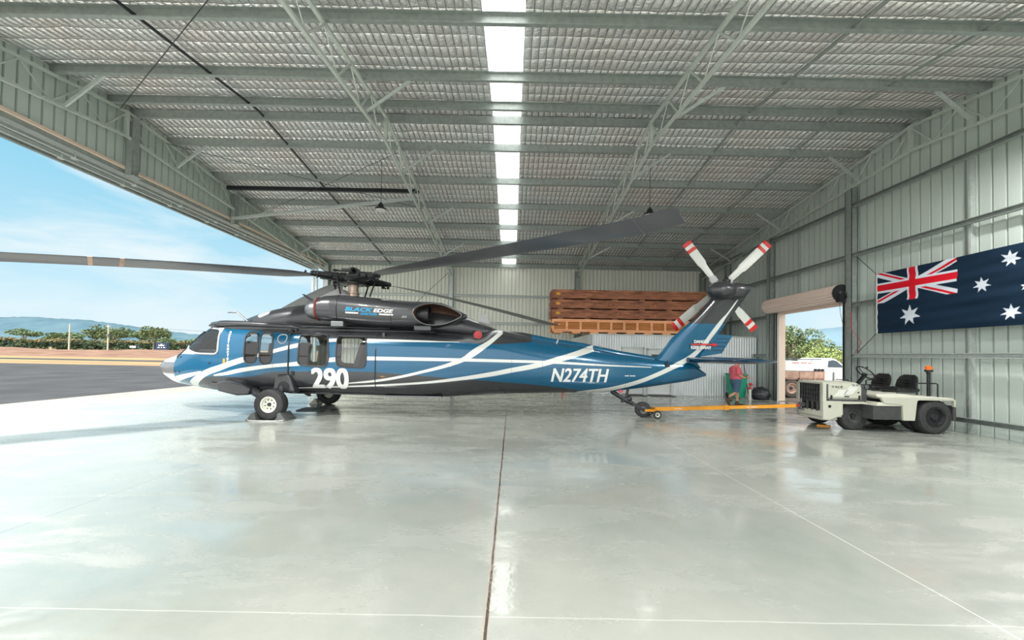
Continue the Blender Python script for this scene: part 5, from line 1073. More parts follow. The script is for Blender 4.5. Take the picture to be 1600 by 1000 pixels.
# landing gear ---------------------------------------------------------------------
for s_ in (-1, 1):
    yw = Y0+s_*1.40; f = s_
    w = wheel(HELI, -5.40, yw, 0.345, 0.26, rim='rim_cream', rr=0.50, hub=0.14, face=s_, holes=8)
    mb = MB(); mb.tube([(-5.40, yw-s_*0.16, 0.345), (-5.62, yw-s_*0.2, 0.42), (-6.0, Y0+s_*1.1, 0.60)], [0.06, 0.085, 0.10], 12); mb.lathe([(0, 0.10), (0.06, 0.10)], (-5.85, Y0+s_*1.14, 0.54), 'x', 16); mb.lathe([(0, 0.085), (0.05, 0.085)], (-5.7, Y0+s_*1.2, 0.46), 'x', 16); mb.build('drag_beam', 'dark_metal', HELI, smooth=True)
    mb = MB(); mb.tube([(-5.33, yw-s_*0.12, 0.36), (-5.3, yw-s_*0.2, 0.62), (-5.28, Y0+s_*1.08, 1.02)], [0.05, 0.065, 0.07], 12); mb.build('shock_strut', 'dark_metal', HELI, smooth=True)
    mb = MB(); mb.cyl((-5.4, yw-s_*0.2, 0.345), (-5.4, yw+s_*0.08, 0.345), 0.04); mb.build('axle', 'dark_metal', HELI)
    # stub wing fairing and strut housing
    y1, y2 = sorted((Y0+s_*0.7, Y0+s_*1.26)); mb = MB(); mb.prism([(-6.78, 0.79), (-6.6, 0.85), (-6.2, 0.78), (-5.98, 0.66), (-6.02, 0.52), (-6.3, 0.50), (-6.75, 0.60)], y1, y2); mb.build('sponson', 'charcoal', HELI, bevel=0.04)
    y1, y2 = sorted((Y0+s_*0.9, Y0+s_*1.22)); mb = MB(); mb.prism([(-5.44, 1.0), (-5.12, 1.0), (-4.98, 0.62), (-5.06, 0.56), (-5.5, 0.62)], y1, y2); mb.build('strut_housing', 'charcoal', HELI, bevel=0.05)
    mb = MB(); mb.lathe([(0, 0.13), (s_*0.012, 0.13), (s_*0.013, 0.1)], (-5.24, Y0+s_*1.215, 0.72), 'y', 20); mb.build('strut_recess', 'black_steel', HELI)
mb = MB(); mb.tube([(2.62, Y0, 0.66), (3.0, Y0, 0.42), (3.2, Y0, 0.33)], [0.06, 0.055, 0.05], 12); mb.tube([(3.05, Y0, 0.72), (3.0, Y0, 0.5), (2.95, Y0, 0.42)], 0.035, 8); mb.tube([(2.75, Y0+0.08, 0.6), (3.1, Y0+0.08, 0.42)], 0.03, 8); mb.sphere((3.07, Y0, 0.46), 0.09, 0.07, 0.09, 12, 8); mb.sphere((2.9, Y0-0.05, 0.42), 0.05, nu=10, nv=6); mb.build('tail_strut', 'dark_metal', HELI, smooth=True)
mb = MB(); mb.bar((3.2, Y0-0.11, 0.34), (3.42, Y0-0.11, 0.2), 0.02, 0.07); mb.bar((3.2, Y0+0.11, 0.34), (3.42, Y0+0.11, 0.2), 0.02, 0.07); mb.bar((3.18, Y0-0.11, 0.34), (3.18, Y0+0.11, 0.34), 0.08, 0.05); mb.build('tail_fork', 'dark_metal', HELI)
wheel(HELI, 3.44, Y0, 0.20, 0.15, rim='grey_metal', rr=0.5, hub=0.22, face=-1)
MB().sphere((2.83, Y0-0.09, 0.68), 0.06, 0.03, 0.06, 12, 8).build('red_tag', mat('tag_pink', (226, 110, 120), 0.5), HELI)
# antennas, mirrors, cockpit ------------------------------------------------------
for s_ in (-1, 1):
    MB().tube([(-6.56, Y0+s_*0.5, 2.24), (-6.87, Y0+s_*0.5, 2.49), (-7.1, Y0+s_*0.5, 2.48)], [0.022, 0.022, 0.016], 8).build('pitot_tube', 'grey_metal', HELI, smooth=True)
MB().prism([(-5.26, 2.97), (-5.2, 2.97), (-4.96, 2.84), (-5.0, 2.78), (-5.12, 2.86)], Y0-0.53, Y0-0.51).build('blade_antenna', 'dark_metal', HELI)
MB().prism([(-0.9, 2.42), (-0.8, 2.62), (-0.66, 2.6), (-0.6, 2.36)], Y0-0.02, Y0+0.02).build('blade_antenna', 'heli_grey', HELI)
MB().prism([(-5.5, 0.5), (-5.3, 0.38), (-5.22, 0.38), (-5.28, 0.5)], Y0-0.02, Y0+0.02).build('belly_antenna', 'black_steel', HELI)
MB().prism([(-7.2, 0.55), (-6.95, 0.47), (-6.86, 0.47), (-6.9, 0.55)], Y0-0.5, Y0-0.35).build('landing_light', 'heli_grey', HELI)
MB().box(-7.1, -2.0, Y0-1.0, Y0+1.0, 0.72, 0.76).build('cabin_floor', 'liner', HELI)
MB().box(-3.05, -3.0, Y0-1.05, Y0+1.05, 0.76, 2.02).build('rear_bulkhead', 'liner', HELI)
MB().box(-6.4, -6.35, Y0-0.5, Y0+0.5, 0.76, 1.5).build('front_bulkhead', 'liner', HELI)
for y in (-0.5, 0.5):
    for x, nm in ((-6.75, 'pilot_seat'), (-5.4, 'crew_seat')):
        mb = MB(); mb.box(x-0.25, x+0.2, Y0+y-0.22, Y0+y+0.22, 0.8, 1.05); mb.prism([(x+0.12, 1.0), (x+0.24, 1.0), (x+0.34, 1.72), (x+0.26, 1.78), (x+0.2, 1.72)], Y0+y-0.22, Y0+y+0.22); mb.build(nm, 'seat_grey', HELI, bevel=0.04)
mb = MB(); mb.prism([(-7.75, 1.35), (-7.6, 1.55), (-7.2, 1.55), (-7.15, 1.3)], Y0-0.75, Y0+0.75); mb.build('instrument_panel', 'black_plastic', HELI, bevel=0.03)
mb = MB(); mb.box(-4.2, -3.85, Y0-0.6, Y0+0.6, 0.78, 1.15); mb.prism([(-3.95, 1.1), (-3.8, 1.1), (-3.65, 1.75), (-3.75, 1.8)], Y0-0.6, Y0+0.6); mb.build('bench_seat', 'seat_grey', HELI, bevel=0.04)
mb = MB(); mb.prism([(-4.42, 1.2), (-4.3, 1.1), (-4.2, 1.9), (-4.33, 1.8), (-4.4, 1.5)], Y0-0.92, Y0-0.88); mb.build('door_liner', 'bulk_tan', HELI)
mb = MB(); mb.tube([(-6.95, Y0-0.5, 1.0), (-7.05, Y0-0.5, 1.45)], 0.02, 6); mb.sphere((-7.06, Y0-0.5, 1.5), 0.06, nu=10, nv=8); mb.build('control_stick', 'black_plastic', HELI)
# ================================================================ TUG
T = thing('aircraft_tug', (8.3, 9.35, 0), 'cream aircraft tow tractor with black seats, grille and orange beacon', 'tug')
for x, y, r, f in ((7.77, 9.02, 0.32, -1), (7.77, 9.95, 0.32, 1)): wheel(T, x, y, r, 0.22, rim='tug_dark', rr=0.46, hub=0.2, face=f, holes=5)
for x, y, f in ((9.25, 8.70, -1), (9.25, 9.0, -1), (9.25, 9.75, 1), (9.25, 10.02, 1)): wheel(T, x, y, 0.37, 0.25, rim='black_steel', rr=0.56, hub=0.22, face=f, holes=5)
for cx_, cy_, R, w in ((9.25, 8.70, 0.37, 0.2), (7.77, 9.02, 0.32, 0.17)):
    mb = MB()
    for k in range(44):
        a = 2*math.pi*k/44
        for q in (-1, 0, 1):
            c = Vector((cx_+math.cos(a+q*0.03)*(R-0.002), cy_+q*w/3.2, R+math.sin(a+q*0.03)*(R-0.002))); tt_ = Vector((-math.sin(a), 0, math.cos(a)))
            if c.z < 0.012: continue
            mb.bar(c-tt_*0.014, c+tt_*0.014, w/4, 0.014, (math.cos(a), 0, math.sin(a)))
    mb.build('tyre_tread', 'dark_rubber', T)
mb = MB(); mb.box(7.1, 9.6, 9.15, 9.75, 0.28, 0.6); mb.box(7.6, 7.95, 9.0, 10.0, 0.28, 0.36); mb.box(9.1, 9.4, 8.7, 10.0, 0.33, 0.42); mb.build('chassis', 'black_steel', T)
# front block, hollow at the grille
mb = MB(); mb.prism([(6.95, 8.80), (6.93, 9.52), (7.06, 9.85), (7.39, 9.95), (7.39, 8.80)], 0.30, 0.44, 'z'); mb.prism([(6.99, 8.86), (6.98, 9.5), (7.1, 9.8), (7.34, 9.9), (7.34, 8.86)], 0.22, 0.30, 'z')
mb.build('front_bumper', 'tug_paint', T, bevel=0.025)
mb = MB(); mb.prism([(6.95, 0.25), (6.95, 0.66), (7.39, 0.66), (7.39, 0.36), (7.10, 0.24)], 8.78, 8.84); mb.build('front_side_panel', 'tug_paint', T, bevel=0.01)
mb = MB(); mb.cyl((7.09, 8.772, 0.545), (7.09, 8.79, 0.545), 0.032, seg=20); mb.build('tow_eye', 'black_steel', T)
mb = MB()
mb.prism([(6.955, 8.80), (7.04, 8.80), (7.04, 8.9), (6.96, 8.9)], 0.44, 1.05, 'z'); mb.prism([(6.935, 9.5), (7.0, 9.5), (7.0, 9.56), (6.94, 9.55)], 0.44, 1.03, 'z'); mb.prism([(6.95, 8.80), (6.93, 9.54), (7.04, 9.54), (7.04, 8.80)], 1.03, 1.075, 'z')
mb.build('grille_surround', 'tug_paint', T, bevel=0.012)
mb = MB(); mb.box(7.02, 7.05, 8.88, 9.52, 0.42, 1.04); mb.build('radiator', 'black_plastic', T)
mb = MB()
for i in range(9):
    y = 8.90+i*0.075; mb.bar((6.965, y, 0.62), (6.965, y, 1.035), 0.02, 0.03, (1, 0, 0))
for i in range(5): mb.bar((6.96, 8.88, 0.63+i*0.1), (6.955, 9.52, 0.63+i*0.1), 0.02, 0.014)
for y in (8.95, 9.1, 9.25, 9.4): mb.bar((6.96, y, 0.42), (6.96, y, 0.63), 0.03, 0.045, (1, 0, 0))
mb.build('grille', 'tug_dark', T)
mb = MB(); mb.box(6.86, 6.97, 9.32, 9.44, 0.47, 0.56); mb.box(6.86, 6.97, 9.32, 9.44, 0.40, 0.43); mb.cyl((6.9, 9.38, 0.38), (6.9, 9.38, 0.66), 0.022, seg=12); mb.build('tow_hitch', 'grey_metal', T)
# hood
mb = MB(); ring = lambda x, dz: [(x, 8.86, 0.64), (x, 8.855, 0.98+dz), (x, 8.875, 1.045+dz), (x, 8.94, 1.075+dz), (x, 9.3, 1.095+dz), (x, 9.66, 1.075+dz), (x, 9.72, 1.04+dz), (x, 9.74, 0.98+dz), (x, 9.74, 0.64)]
mb.rings([ring(7.04, -0.02), ring(7.1, 0.0), ring(7.8, 0.0), ring(7.86, -0.03)]); mb.build('hood', 'tug_paint', T, smooth=True)
MB().box(7.045, 7.10, 8.845, 8.86, 0.66, 1.03).build('gap_shade_strip', 'tug_dark', T); MB().box(7.10, 7.86, 8.82, 8.86, 0.63, 0.70).build('frame_rail', 'tug_dark', T)  # dark strip stands in for the shaded gap behind the grille surround
mb = MB(); mb.prism([(7.11, 0.73), (7.11, 1.04), (7.78, 1.05), (7.83, 1.02), (7.84, 0.73)], 8.838, 8.86); sp = mb.build('side_panel', 'tug_paint', T, bevel=0.006)
fit_text('YALE', 7.17, 7.43, 0.955, 1.0, lambda u, v: (u, 8.834, v), offset=0.01).build('lettering', 'black_plastic', sp, fix=False)
fit_text('25', 7.62, 7.80, 0.985, 1.035, lambda u, v: (u, 8.834, v), offset=0.02).build('lettering', 'black_plastic', sp, fix=False)
for i in range(10):
    x = 7.24+i*0.041; z0 = 0.765 if i < 5 else 0.815; z1 = z0+0.15+(0.05 if i > 4 else 0)
    if i > 4: x += 0.005
    k = (z1-z0)*0.85; MB().prism([(x, z0), (x+0.017, z0), (x+0.017+k, z1), (x+k, z1)], 8.832, 8.838).build('stripe', 'marking_white', sp)
mb = MB(); mb.box(7.47, 7.57, 8.828, 8.838, 0.755, 0.775)
for x in (7.17, 7.80): mb.box(x-0.015, x+0.015, 8.82, 8.838, 0.70, 0.79)
mb.box(7.76, 7.80, 8.83, 8.838, 0.85, 0.87); mb.build('latch', 'black_plastic', sp)
# front fender arch
mb = MB(); P = [(7.36, 0.60), (7.36, 0.655), (7.88, 0.655), (7.97, 0.63), (8.02, 0.56), (8.06, 0.3), (8.03, 0.3), (7.985, 0.54), (7.94, 0.595), (7.86, 0.61)]
mb.prism(P, 8.80, 8.84); mb.prism([(7.36, 0.625), (7.36, 0.65), (7.88, 0.65), (7.97, 0.625), (8.02, 0.555), (8.06, 0.3), (8.04, 0.3), (8.0, 0.54), (7.95, 0.6), (7.87, 0.625)], 8.84, 9.16); mb.build('front_fender', 'tug_paint', T)
MB().box(7.40, 8.02, 9.14, 9.17, 0.34, 0.63).build('inner_fender', 'tug_dark', T)
# dash, steering column and wheel
mb = MB(); mb.box(7.86, 8.0, 8.86, 9.74, 0.60, 1.03); mb.box(7.98, 8.06, 8.95, 9.7, 0.62, 0.95); mb.build('dashboard', 'tug_dark', T, bevel=0.01)
mb = MB(); mb.lathe([(0, 0.045), (-0.02, 0.045), (-0.022, 0.03), (-0.012, 0.028)], (7.97, 8.85, 0.99), 'y', 20); mb.build('gauge', 'grey_metal', T, smooth=True)
mb = MB(); mb.bar((8.0, 9.2, 0.93), (8.27, 9.2, 1.27), 0.07, 0.05); mb.build('steering_column', 'black_plastic', T)
c0 = Vector((8.26, 9.2, 1.30)); nrm = Vector((0.72, -0.05, 0.69)).normalized(); u = nrm.orthogonal().normalized(); w_ = nrm.cross(u)
mb = MB(); mb.tube([c0+(u*math.cos(a)+w_*math.sin(a))*0.19 for a in np.linspace(0, 2*math.pi, 33)[:-1]], 0.014, 8, closed=True)
for a in (0.4, 2.5, 4.6): mb.bar(c0-nrm*0.05, c0+(u*math.cos(a)+w_*math.sin(a))*0.19, 0.02, 0.012)
mb.sphere(tuple(c0-nrm*0.05), 0.035, nu=10, nv=8); mb.sphere(tuple(c0+(u*math.cos(1.4)+w_*math.sin(1.4))*0.19+nrm*0.03), 0.025, nu=8, nv=6); mb.build('steering_wheel', 'black_plastic', T, smooth=True)
# rear body
mb = MB(); mb.prism([(7.99, 0.80), (7.97, 0.845), (8.6, 0.86), (8.8, 0.83), (9.66, 0.79), (9.66, 0.74), (8.1, 0.74)], 8.62, 10.1); mb.build('rear_deck', 'cream_paint', T, bevel=0.012)
mb = MB(); mb.prism([(8.02, 0.79), (8.8, 0.79), (9.62, 0.775), (9.66, 0.75), (9.66, 0.60), (9.625, 0.60), (9.62, 0.72), (9.59, 0.735), (8.86, 0.735), (8.82, 0.71), (8.77, 0.29), (8.52, 0.29), (8.50, 0.62), (8.1, 0.66)], 8.56, 8.62); mb.build('rear_side_panel', 'tug_paint', T, bevel=0.008)
mb = MB(); mb.box(8.83, 9.62, 8.88, 9.86, 0.72, 0.745); mb.box(8.78, 8.82, 8.62, 10.1, 0.3, 0.74); mb.build('wheel_well', 'black_steel', T)
mb = MB(); mb.prism([(7.98, 0.68), (8.5, 0.63), (8.5, 0.60), (7.95, 0.60)], 8.58, 9.2); mb.build('tread_plate', 'cream_paint', T)
mb = MB(); mb.box(7.90, 8.50, 8.60, 9.15, 0.30, 0.60)
for i in range(16):
    for j in range(8): mb.box(7.92+i*0.036, 7.938+i*0.036, 8.594, 8.6, 0.32+j*0.034, 0.338+j*0.034)
mb.build('side_step', 'tug_dark', T)
MB().box(9.66, 9.73, 8.62, 10.08, 0.30, 0.62).build('rear_bumper', 'tug_dark', T, bevel=0.01)
# seats
for y, nm in ((9.0, 'near'), (9.62, 'far')):
    mb = MB(); mb.box(8.60, 9.10, y-0.24, y+0.24, 0.89, 0.985); s1 = mb.build('seat', 'vinyl_black', T, bevel=0.04)
    mb = MB(); rs = []
    for z, x, hw, t in ((0.96, 9.02, 0.20, 0.07), (1.02, 9.04, 0.235, 0.09), (1.14, 9.07, 0.23, 0.08), (1.23, 9.10, 0.19, 0.065), (1.275, 9.115, 0.12, 0.04)):
        rs.append([(x-t*(0.5+0.5*abs(math.cos(a))**0.5*0.2)*(1 if math.cos(a) > 0 else -0.8)*abs(math.cos(a))**0.4 + 0.03*abs(math.sin(a))**3*-1, y+hw*math.sin(a)*abs(math.sin(a))**-0.3 if abs(math.sin(a)) > 1e-3 else y, z) for a in np.linspace(0, 2*math.pi, 29)[:-1]])
    mb.rings(rs); mb.build('backrest', 'vinyl_black', T, smooth=True)
    mb = MB()
    for z in (1.05, 1.11, 1.17): mb.tube([(8.955+(z-1.05)*0.2, y-0.13, z), (8.965+(z-1.05)*0.2, y, z-0.012), (8.955+(z-1.05)*0.2, y+0.13, z)], 0.016, 6)
    for y2 in (y-0.08, y+0.08): mb.tube([(8.62, y2, 0.99), (9.0, y2, 0.99)], 0.012, 6)
    mb.build('seat_rib', 'vinyl_black', T, smooth=True)
    for q in (-0.2, 0.17): MB().box(8.62, 9.08, y+q, y+q+0.03, 0.855, 0.89).build('seat_rail', 'grey_metal', T)
for y, x0 in ((8.70, 8.95), (9.95, 8.95)):
    MB().tube([(x0, y, 0.84), (x0, y, 1.08), (x0+0.04, y, 1.10), (x0+0.42, y, 1.10), (x0+0.46, y, 1.08), (x0+0.46, y, 0.80)], 0.014, 8).build('guard_rail', 'black_steel', T)
MB().tube([(8.0, 9.72, 1.1), (8.3, 9.72, 1.1), (8.32, 9.72, 0.86)], 0.012, 8).build('guard_rail', 'black_steel', T)
mb = MB(); mb.tube([(9.36, 8.85, 0.78), (9.36, 8.85, 1.30), (9.33, 8.85, 1.38)], 0.028, 10); mb.tube([(9.41, 8.87, 0.78), (9.41, 8.87, 1.34)], 0.02, 10); mb.lathe([(1.345, 0.045), (1.36, 0.075), (1.395, 0.075), (1.40, 0.06)], (9.37, 8.85, 0), 'z', 20); mb.build('beacon_pole', 'black_steel', T)
mb = MB(); mb.lathe([(1.40, 0.058), (1.47, 0.055), (1.485, 0.04), (1.49, 0.01)], (9.37, 8.85, 0), 'z', 20); mb.build('beacon', 'orange_lens', T, smooth=True)
# tow bar -----------------------------------------------------------------------------
B = thing('tow_bar', (5.3, 9.9, 0.3), 'long yellow tow bar linking the helicopter tail wheel to the tug', 'tow bar')
mb = MB(); mb.bar((3.72, 10.2, 0.23), (5.35, 9.86, 0.345), 0.09, 0.09); mb.build('tube', 'towbar_yellow', B); mb = MB(); mb.bar((5.35, 9.86, 0.345), (6.78, 9.40, 0.475), 0.075, 0.075); mb.build('tube', 'towbar_yellow', B)
mb = MB(); mb.bar((5.32, 9.866, 0.342), (5.42, 9.84, 0.35), 0.11, 0.12); mb.build('collar', 'towbar_yellow', B)
mb = MB(); mb.bar((3.44, 10.12, 0.2), (3.75, 10.12, 0.2), 0.03, 0.06); mb.bar((3.44, 10.48, 0.2), (3.75, 10.48, 0.2), 0.03, 0.06); mb.bar((3.75, 10.08, 0.21), (3.75, 10.5, 0.21), 0.06, 0.06); mb.build('fork', 'towbar_yellow', B)
for y in (10.02, 10.62): wheel(B, 3.72, y, 0.105, 0.06, rim='cream_paint', rr=0.55, hub=0.25, face=-1, holes=4)
MB().cyl((3.72, 10.0, 0.105), (3.72, 10.64, 0.105), 0.015, seg=10).build('axle', 'black_steel', B)
mb = MB(); mb.bar((6.76, 9.41, 0.475), (6.90, 9.38, 0.50), 0.04, 0.04); mb.build('hitch_eye', 'red_paint', B)
mb = MB(); mb.tube([(6.45, 9.5, 0.49), (6.47, 9.5, 0.56), (6.62, 9.45, 0.57), (6.64, 9.45, 0.50)], 0.012, 6); mb.build('handle', 'grey_metal', B)
def barmap(u, v): p = Vector((3.72, 10.2, 0.23)).lerp(Vector((5.35, 9.86, 0.345)), u); return (p.x, p.y-0.05, p.z+v)
fit_text('-- ----', 0.28, 0.38, -0.01, 0.01, barmap).build('lettering', 'marking_white', B, fix=False)
def barmap2(u, v): p = Vector((5.35, 9.86, 0.345)).lerp(Vector((6.78, 9.40, 0.475)), u); return (p.x, p.y-0.043, p.z+v)
fit_text('-- ----', 0.3, 0.45, -0.01, 0.01, barmap2).build('lettering', 'marking_white', B, fix=False)
# chocks and floor bits ------------------------------------------------------------------
def chock(x, s_, y, label, m='chock_grey', L_=0.42):
    mb = MB(); mb.prism([(x-s_*0.02, 0), (x+s_*0.24, 0), (x+s_*0.19, 0.05), (x+s_*0.09, 0.17), (x+s_*0.04, 0.17), (x, 0.03)], y-L_/2, y+L_/2); tag(mb.build('wheel_chock', m, origin=(x, y, 0), bevel=0.008), label, 'chock', 'wheel chocks')
chock(-5.18, 1, 8.92, 'grey wheel chock behind the near main wheel of the helicopter'); chock(-5.62, -1, 8.92, 'grey wheel chock in front of the near main wheel of the helicopter')
chock(-5.66, -1, 11.7, 'pale wheel chock by the far main wheel under the helicopter', 'cream_paint', 0.35)
tag(MB().tube([(-5.8, 8.70, 0.02), (-5.7, 8.62, 0.012), (-5.4, 8.60, 0.012), (-5.1, 8.63, 0.012), (-5.0, 8.70, 0.02)], 0.01, 6).build('chock_rope', 'rope_white', origin=(-5.4, 8.6, 0)), 'thin pale rope joining the chocks at the near wheel', 'rope')
tag(MB().prism([(-5.55, 10.2), (-4.97, 10.28), (-5.05, 10.85), (-5.6, 10.78)], 0.0, 0.025, 'z').build('drip_tray', 'chock_grey', origin=(-5.3, 10.5, 0)), 'flat dark tray on the floor under the helicopter belly', 'tray')
tag(MB().prism([(7.30, 9.42), (7.52, 9.30), (7.58, 9.36), (7.36, 9.48)], 0.0, 0.035, 'z').build('wood_wedge', 'towbar_yellow', origin=(7.45, 9.38, 0)), 'small yellow wedge on the floor under the tug bumper', 'wedge')
# things by the storage room -----------------------------------------------------------------
bn = thing('wheelie_bin', (9.05, 15.85, 0), 'green wheelie bin with red lid behind the walking person', 'bin')
mb = MB(); mb.rings([[(9.05+sx*a, 15.85+sy*b, z) for sx, sy in ((-1, -1), (1, -1), (1, 1), (-1, 1))] for z, a, b in ((0.04, 0.22, 0.24), (0.92, 0.29, 0.3))]); mb.build('body', 'bin_green', bn, bevel=0.03)
MB().box(8.75, 9.35, 15.54, 16.18, 0.93, 0.99).build('lid', 'bin_green', bn, bevel=0.02)
for x in (8.83, 9.27): MB().cyl((x-0.03, 16.12, 0.1), (x+0.03, 16.12, 0.1), 0.1, seg=16).build('wheel', 'dark_rubber', bn)
r_ = thing('red_sprayer', (9.2, 15.2, 0), 'small red capped canister beside the black bags', 'canister')
MB().cyl((9.2, 15.2, 0), (9.2, 15.2, 0.42), 0.05, 0.05, 14).build('body', 'cream_paint', r_); mb = MB(); mb.cyl((9.2, 15.2, 0.42), (9.2, 15.2, 0.47), 0.09, 0.07, 14); mb.cyl((9.2, 15.2, 0.46), (9.2, 15.2, 0.58), 0.02, 0.02, 8); mb.sphere((9.22, 15.18, 0.60), 0.08, 0.06, 0.05, 10, 8); mb.build('cap', 'red_paint', r_)
mb = MB(); rr = random.Random(5); nu, nv = 28, 16; rs = []
for i in range(nv+1):
    t = math.pi*i/nv; rs.append([(9.70+(0.36+0.05*rr.uniform(-1, 1))*max(math.sin(t), 0.02)*math.cos(2*math.pi*k/nu), 15.35+(0.28+0.04*rr.uniform(-1, 1))*max(math.sin(t), 0.02)*math.sin(2*math.pi*k/nu), max(0.0, 0.22+0.26*math.cos(t)+0.03*rr.uniform(-1, 1))) for k in range(nu)])
mb.rings(rs); tag(mb.build('rubbish_bag', 'bin_bag', origin=(9.78, 15.35, 0), smooth='all'), 'shiny black plastic bag pile on the floor by the right doorway', 'bag')
tag(MB().tube([(9.78, 16.25, 0.03), (9.62, 16.38, 1.62)], 0.016, 8).build('broom_handle', 'black_steel', origin=(9.78, 16.2, 0)), 'dark pole leaning in the corner by the storage room', 'pole')
tag(MB().lathe([(0, 0.12), (0.03, 0.12), (0.04, 0.07), (0.36, 0.02), (0.37, 0.01)], (2.25, 17.3, 0), 'z', 20).build('traffic_cone', 'orange_cone', origin=(2.25, 17.3, 0)), 'orange cone on the floor seen just below the tail boom', 'cone')
for x, h, l in ((1.95, 0.3, 'right one of the two pale bottles seen below the tail boom'), (1.72, 0.24, 'left one of the two pale bottles seen below the tail boom')):
    tag(MB().lathe([(0, 0.06), (h*0.7, 0.06), (h*0.85, 0.025), (h, 0.025)], (x, 17.4, 0), 'z', 16).build('bottle', 'cream_paint', origin=(x, 17.4, 0), smooth=True), l, 'bottle', 'pale bottles by the storage room')
# ================================================================ PERSON
PR = thing('person', (7.55, 13.2, 0), 'walking person in pink shirt, blue shorts and brown boots looking at a phone', 'person')
def skin_mesh(name, pts, edges, radii, m, parent, sub=2):
    o_ = root_loc(parent); me = bpy.data.meshes.new(name); me.from_pydata([(p[0]-o_[0], p[1]-o_[1], p[2]-o_[2]) for p in pts], edges, [])
    bm = bmesh.new(); bm.from_mesh(me); lay = bm.verts.layers.skin.verify(); bm.verts.ensure_lookup_table()
    for i, v in enumerate(bm.verts):
        r = radii[i]; v[lay].radius = (r, r) if isinstance(r, float) else r; v[lay].use_root = (i == 0)
    bm.to_mesh(me); bm.free(); me.materials.append(MATS[m]); ob = bpy.data.objects.new(name, me); COL.objects.link(ob); ob.parent = parent
    sk = ob.modifiers.new('skin', 'SKIN'); sk.use_smooth_shade = True; sb = ob.modifiers.new('sub', 'SUBSURF'); sb.levels = sub; sb.render_levels = sub; return ob
py = 13.2
J = [((7.50, py, 0.92), 0.14), ((7.51, py, 1.10), 0.145), ((7.50, py, 1.30), 0.13), ((7.52, py, 1.42), 0.06), ((7.58, py, 1.48), 0.055), ((7.62, py, 1.55), 0.085), ((7.63, py, 1.62), 0.08),
     ((7.49, py-0.17, 1.36), 0.055), ((7.47, py-0.21, 1.12), 0.045), ((7.66, py-0.17, 1.02), 0.036), ((7.79, py-0.13, 1.02), 0.028),
     ((7.49, py+0.17, 1.36), 0.055), ((7.49, py+0.21, 1.12), 0.045), ((7.70, py+0.15, 1.05), 0.036), ((7.82, py+0.08, 1.06), 0.028),
     ((7.51, py-0.10, 0.85), 0.09), ((7.46, py-0.10, 0.48), 0.06), ((7.22, py-0.10, 0.32), 0.042),
     ((7.52, py+0.10, 0.85), 0.09), ((7.62, py+0.10, 0.47), 0.06), ((7.62, py+0.10, 0.12), 0.042)]
E_ = [(0, 1), (1, 2), (2, 3), (3, 4), (4, 5), (5, 6), (2, 7), (7, 8), (8, 9), (9, 10), (2, 11), (11, 12), (12, 13), (13, 14), (0, 15), (15, 16), (16, 17), (0, 18), (18, 19), (19, 20)]
skin_mesh('body', [j[0] for j in J], E_, [j[1] for j in J], 'skin', PR)
for hx, hy, hz, s_ in ((7.80, py-0.13, 1.02, 1), (7.83, py+0.08, 1.06, -1)):
    pts = [(hx, hy, hz), (hx+0.05, hy+s_*0.01, hz)]; ed = [(0, 1)]; rd_ = [0.024, 0.026]
    for k in range(4):
        o_ = (k-1.5)*0.018; n0 = len(pts); L_ = (0.028, 0.034, 0.031, 0.024)[k]
        pts += [(hx+0.075, hy+s_*0.012, hz+o_), (hx+0.075+L_*0.8, hy+s_*0.02, hz+o_+0.004), (hx+0.075+L_, hy+s_*0.045, hz+o_+0.006)]; ed += [(1, n0), (n0, n0+1), (n0+1, n0+2)]; rd_ += [0.009, 0.008, 0.007]
    n0 = len(pts); pts += [(hx+0.03, hy+s_*0.02, hz+0.03), (hx+0.065, hy+s_*0.035, hz+0.05)]; ed += [(0, n0), (n0, n0+1)]; rd_ += [0.011, 0.009]
    skin_mesh('hand', pts, ed, rd_, 'skin', PR, 1)
def ell_rings(L_): return [[(cx_+a*math.cos(2*math.pi*k/24), cy_+b*math.sin(2*math.pi*k/24), z) for k in range(24)] for cx_, cy_, z, a, b in L_]
mb = MB(); mb.rings(ell_rings([(7.51, py, 0.95, 0.17, 0.20), (7.54, py, 1.02, 0.19, 0.20), (7.54, py, 1.12, 0.185, 0.20), (7.52, py, 1.24, 0.155, 0.205), (7.50, py, 1.34, 0.13, 0.21), (7.50, py, 1.40, 0.09, 0.13), (7.52, py, 1.43, 0.065, 0.075)]))
for s_ in (-1, 1): mb.tube([(7.50, py+s_*0.12, 1.36), (7.485, py+s_*0.19, 1.33), (7.475, py+s_*0.225, 1.13)], [0.075, 0.078, 0.068], 14)
mb.build('shirt', 'pink_shirt', PR, smooth=True)
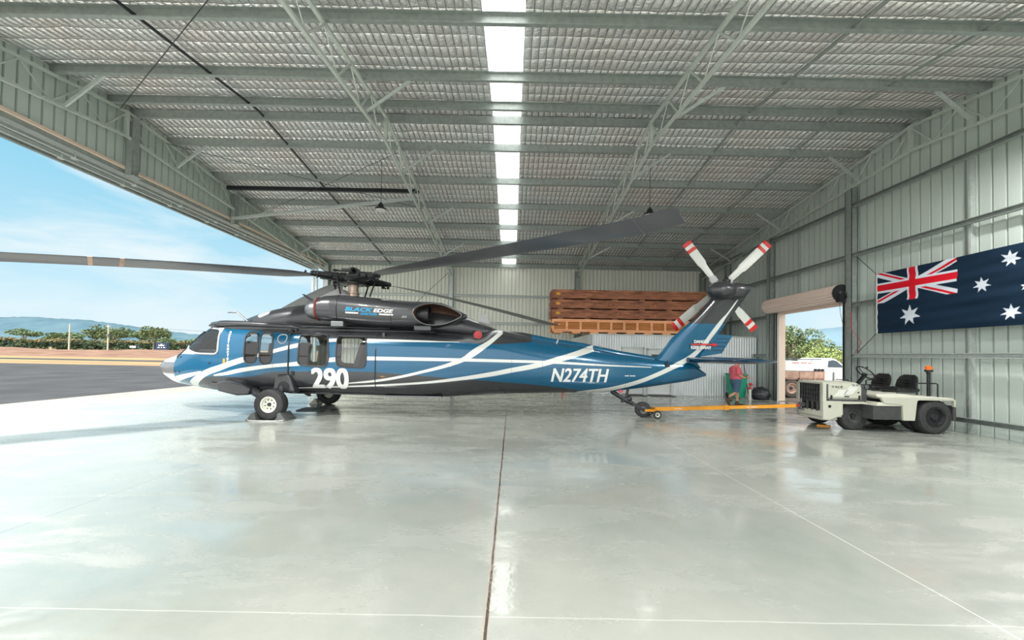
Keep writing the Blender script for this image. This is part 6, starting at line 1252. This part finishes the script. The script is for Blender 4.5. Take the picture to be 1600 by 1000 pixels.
mb = MB(); mb.rings(ell_rings([(7.51, py, 0.78, 0.15, 0.19), (7.51, py, 0.86, 0.165, 0.2), (7.51, py, 0.97, 0.165, 0.2)])); mb.tube([(7.51, py-0.09, 0.86), (7.48, py-0.10, 0.6), (7.465, py-0.10, 0.50)], [0.12, 0.105, 0.1], 16); mb.tube([(7.52, py+0.09, 0.86), (7.58, py+0.10, 0.6), (7.61, py+0.10, 0.48)], [0.12, 0.11, 0.105], 16); mb.build('shorts', 'denim', PR, smooth=True)
def boot(ax, ay, az, tilt):
    mb = MB(); mb.tube([(0, 0, 0.16), (0, 0, 0.06)], [0.055, 0.06], 14); mb.rings([[(x+0.0*math.cos(a), w*math.cos(a), max(0.0, z+h*math.sin(a))) for a in np.linspace(0, 2*math.pi, 13)[:-1]] for x, w, z, h in ((-0.08, 0.03, 0.04, 0.03), (-0.05, 0.045, 0.05, 0.05), (0.05, 0.048, 0.05, 0.05), (0.13, 0.05, 0.035, 0.035), (0.19, 0.04, 0.03, 0.03), (0.215, 0.02, 0.025, 0.02))])
    mb.xf(Matrix.Translation((ax, ay, az)) @ Matrix.Rotation(tilt, 4, 'Y')); return mb.build('boot', 'boot_brown', PR, smooth=True)
boot(7.62, py+0.10, 0.0, 0.0); boot(7.16, py-0.10, 0.17, rad(68))
mb = MB(); mb.sphere((7.60, py, 1.63), 0.105, 0.09, 0.075, 16, 10); mb.build('hair', 'hair', PR, smooth=True)
mb = MB(); mb.sphere((7.70, py-0.035, 1.57), 0.012, nu=8, nv=6); mb.sphere((7.70, py+0.035, 1.57), 0.012, nu=8, nv=6); mb.build('eye', 'black_plastic', PR)
mb = MB(); mb.prism([(7.70, 1.57), (7.735, 1.535), (7.70, 1.53)], py-0.012, py+0.012); mb.sphere((7.61, py-0.088, 1.56), 0.022, 0.01, 0.03, 8, 6); mb.sphere((7.61, py+0.088, 1.56), 0.022, 0.01, 0.03, 8, 6); mb.build('nose_and_ears', 'skin', PR)
tag(MB().box(7.84, 7.92, py-0.05, py+0.03, 1.0, 1.01).build('phone', 'black_plastic', origin=(7.88, py, 1.0)), 'dark phone held by the walking person', 'phone')
PR.scale = (1.0, 1.0, 0.935)
# end
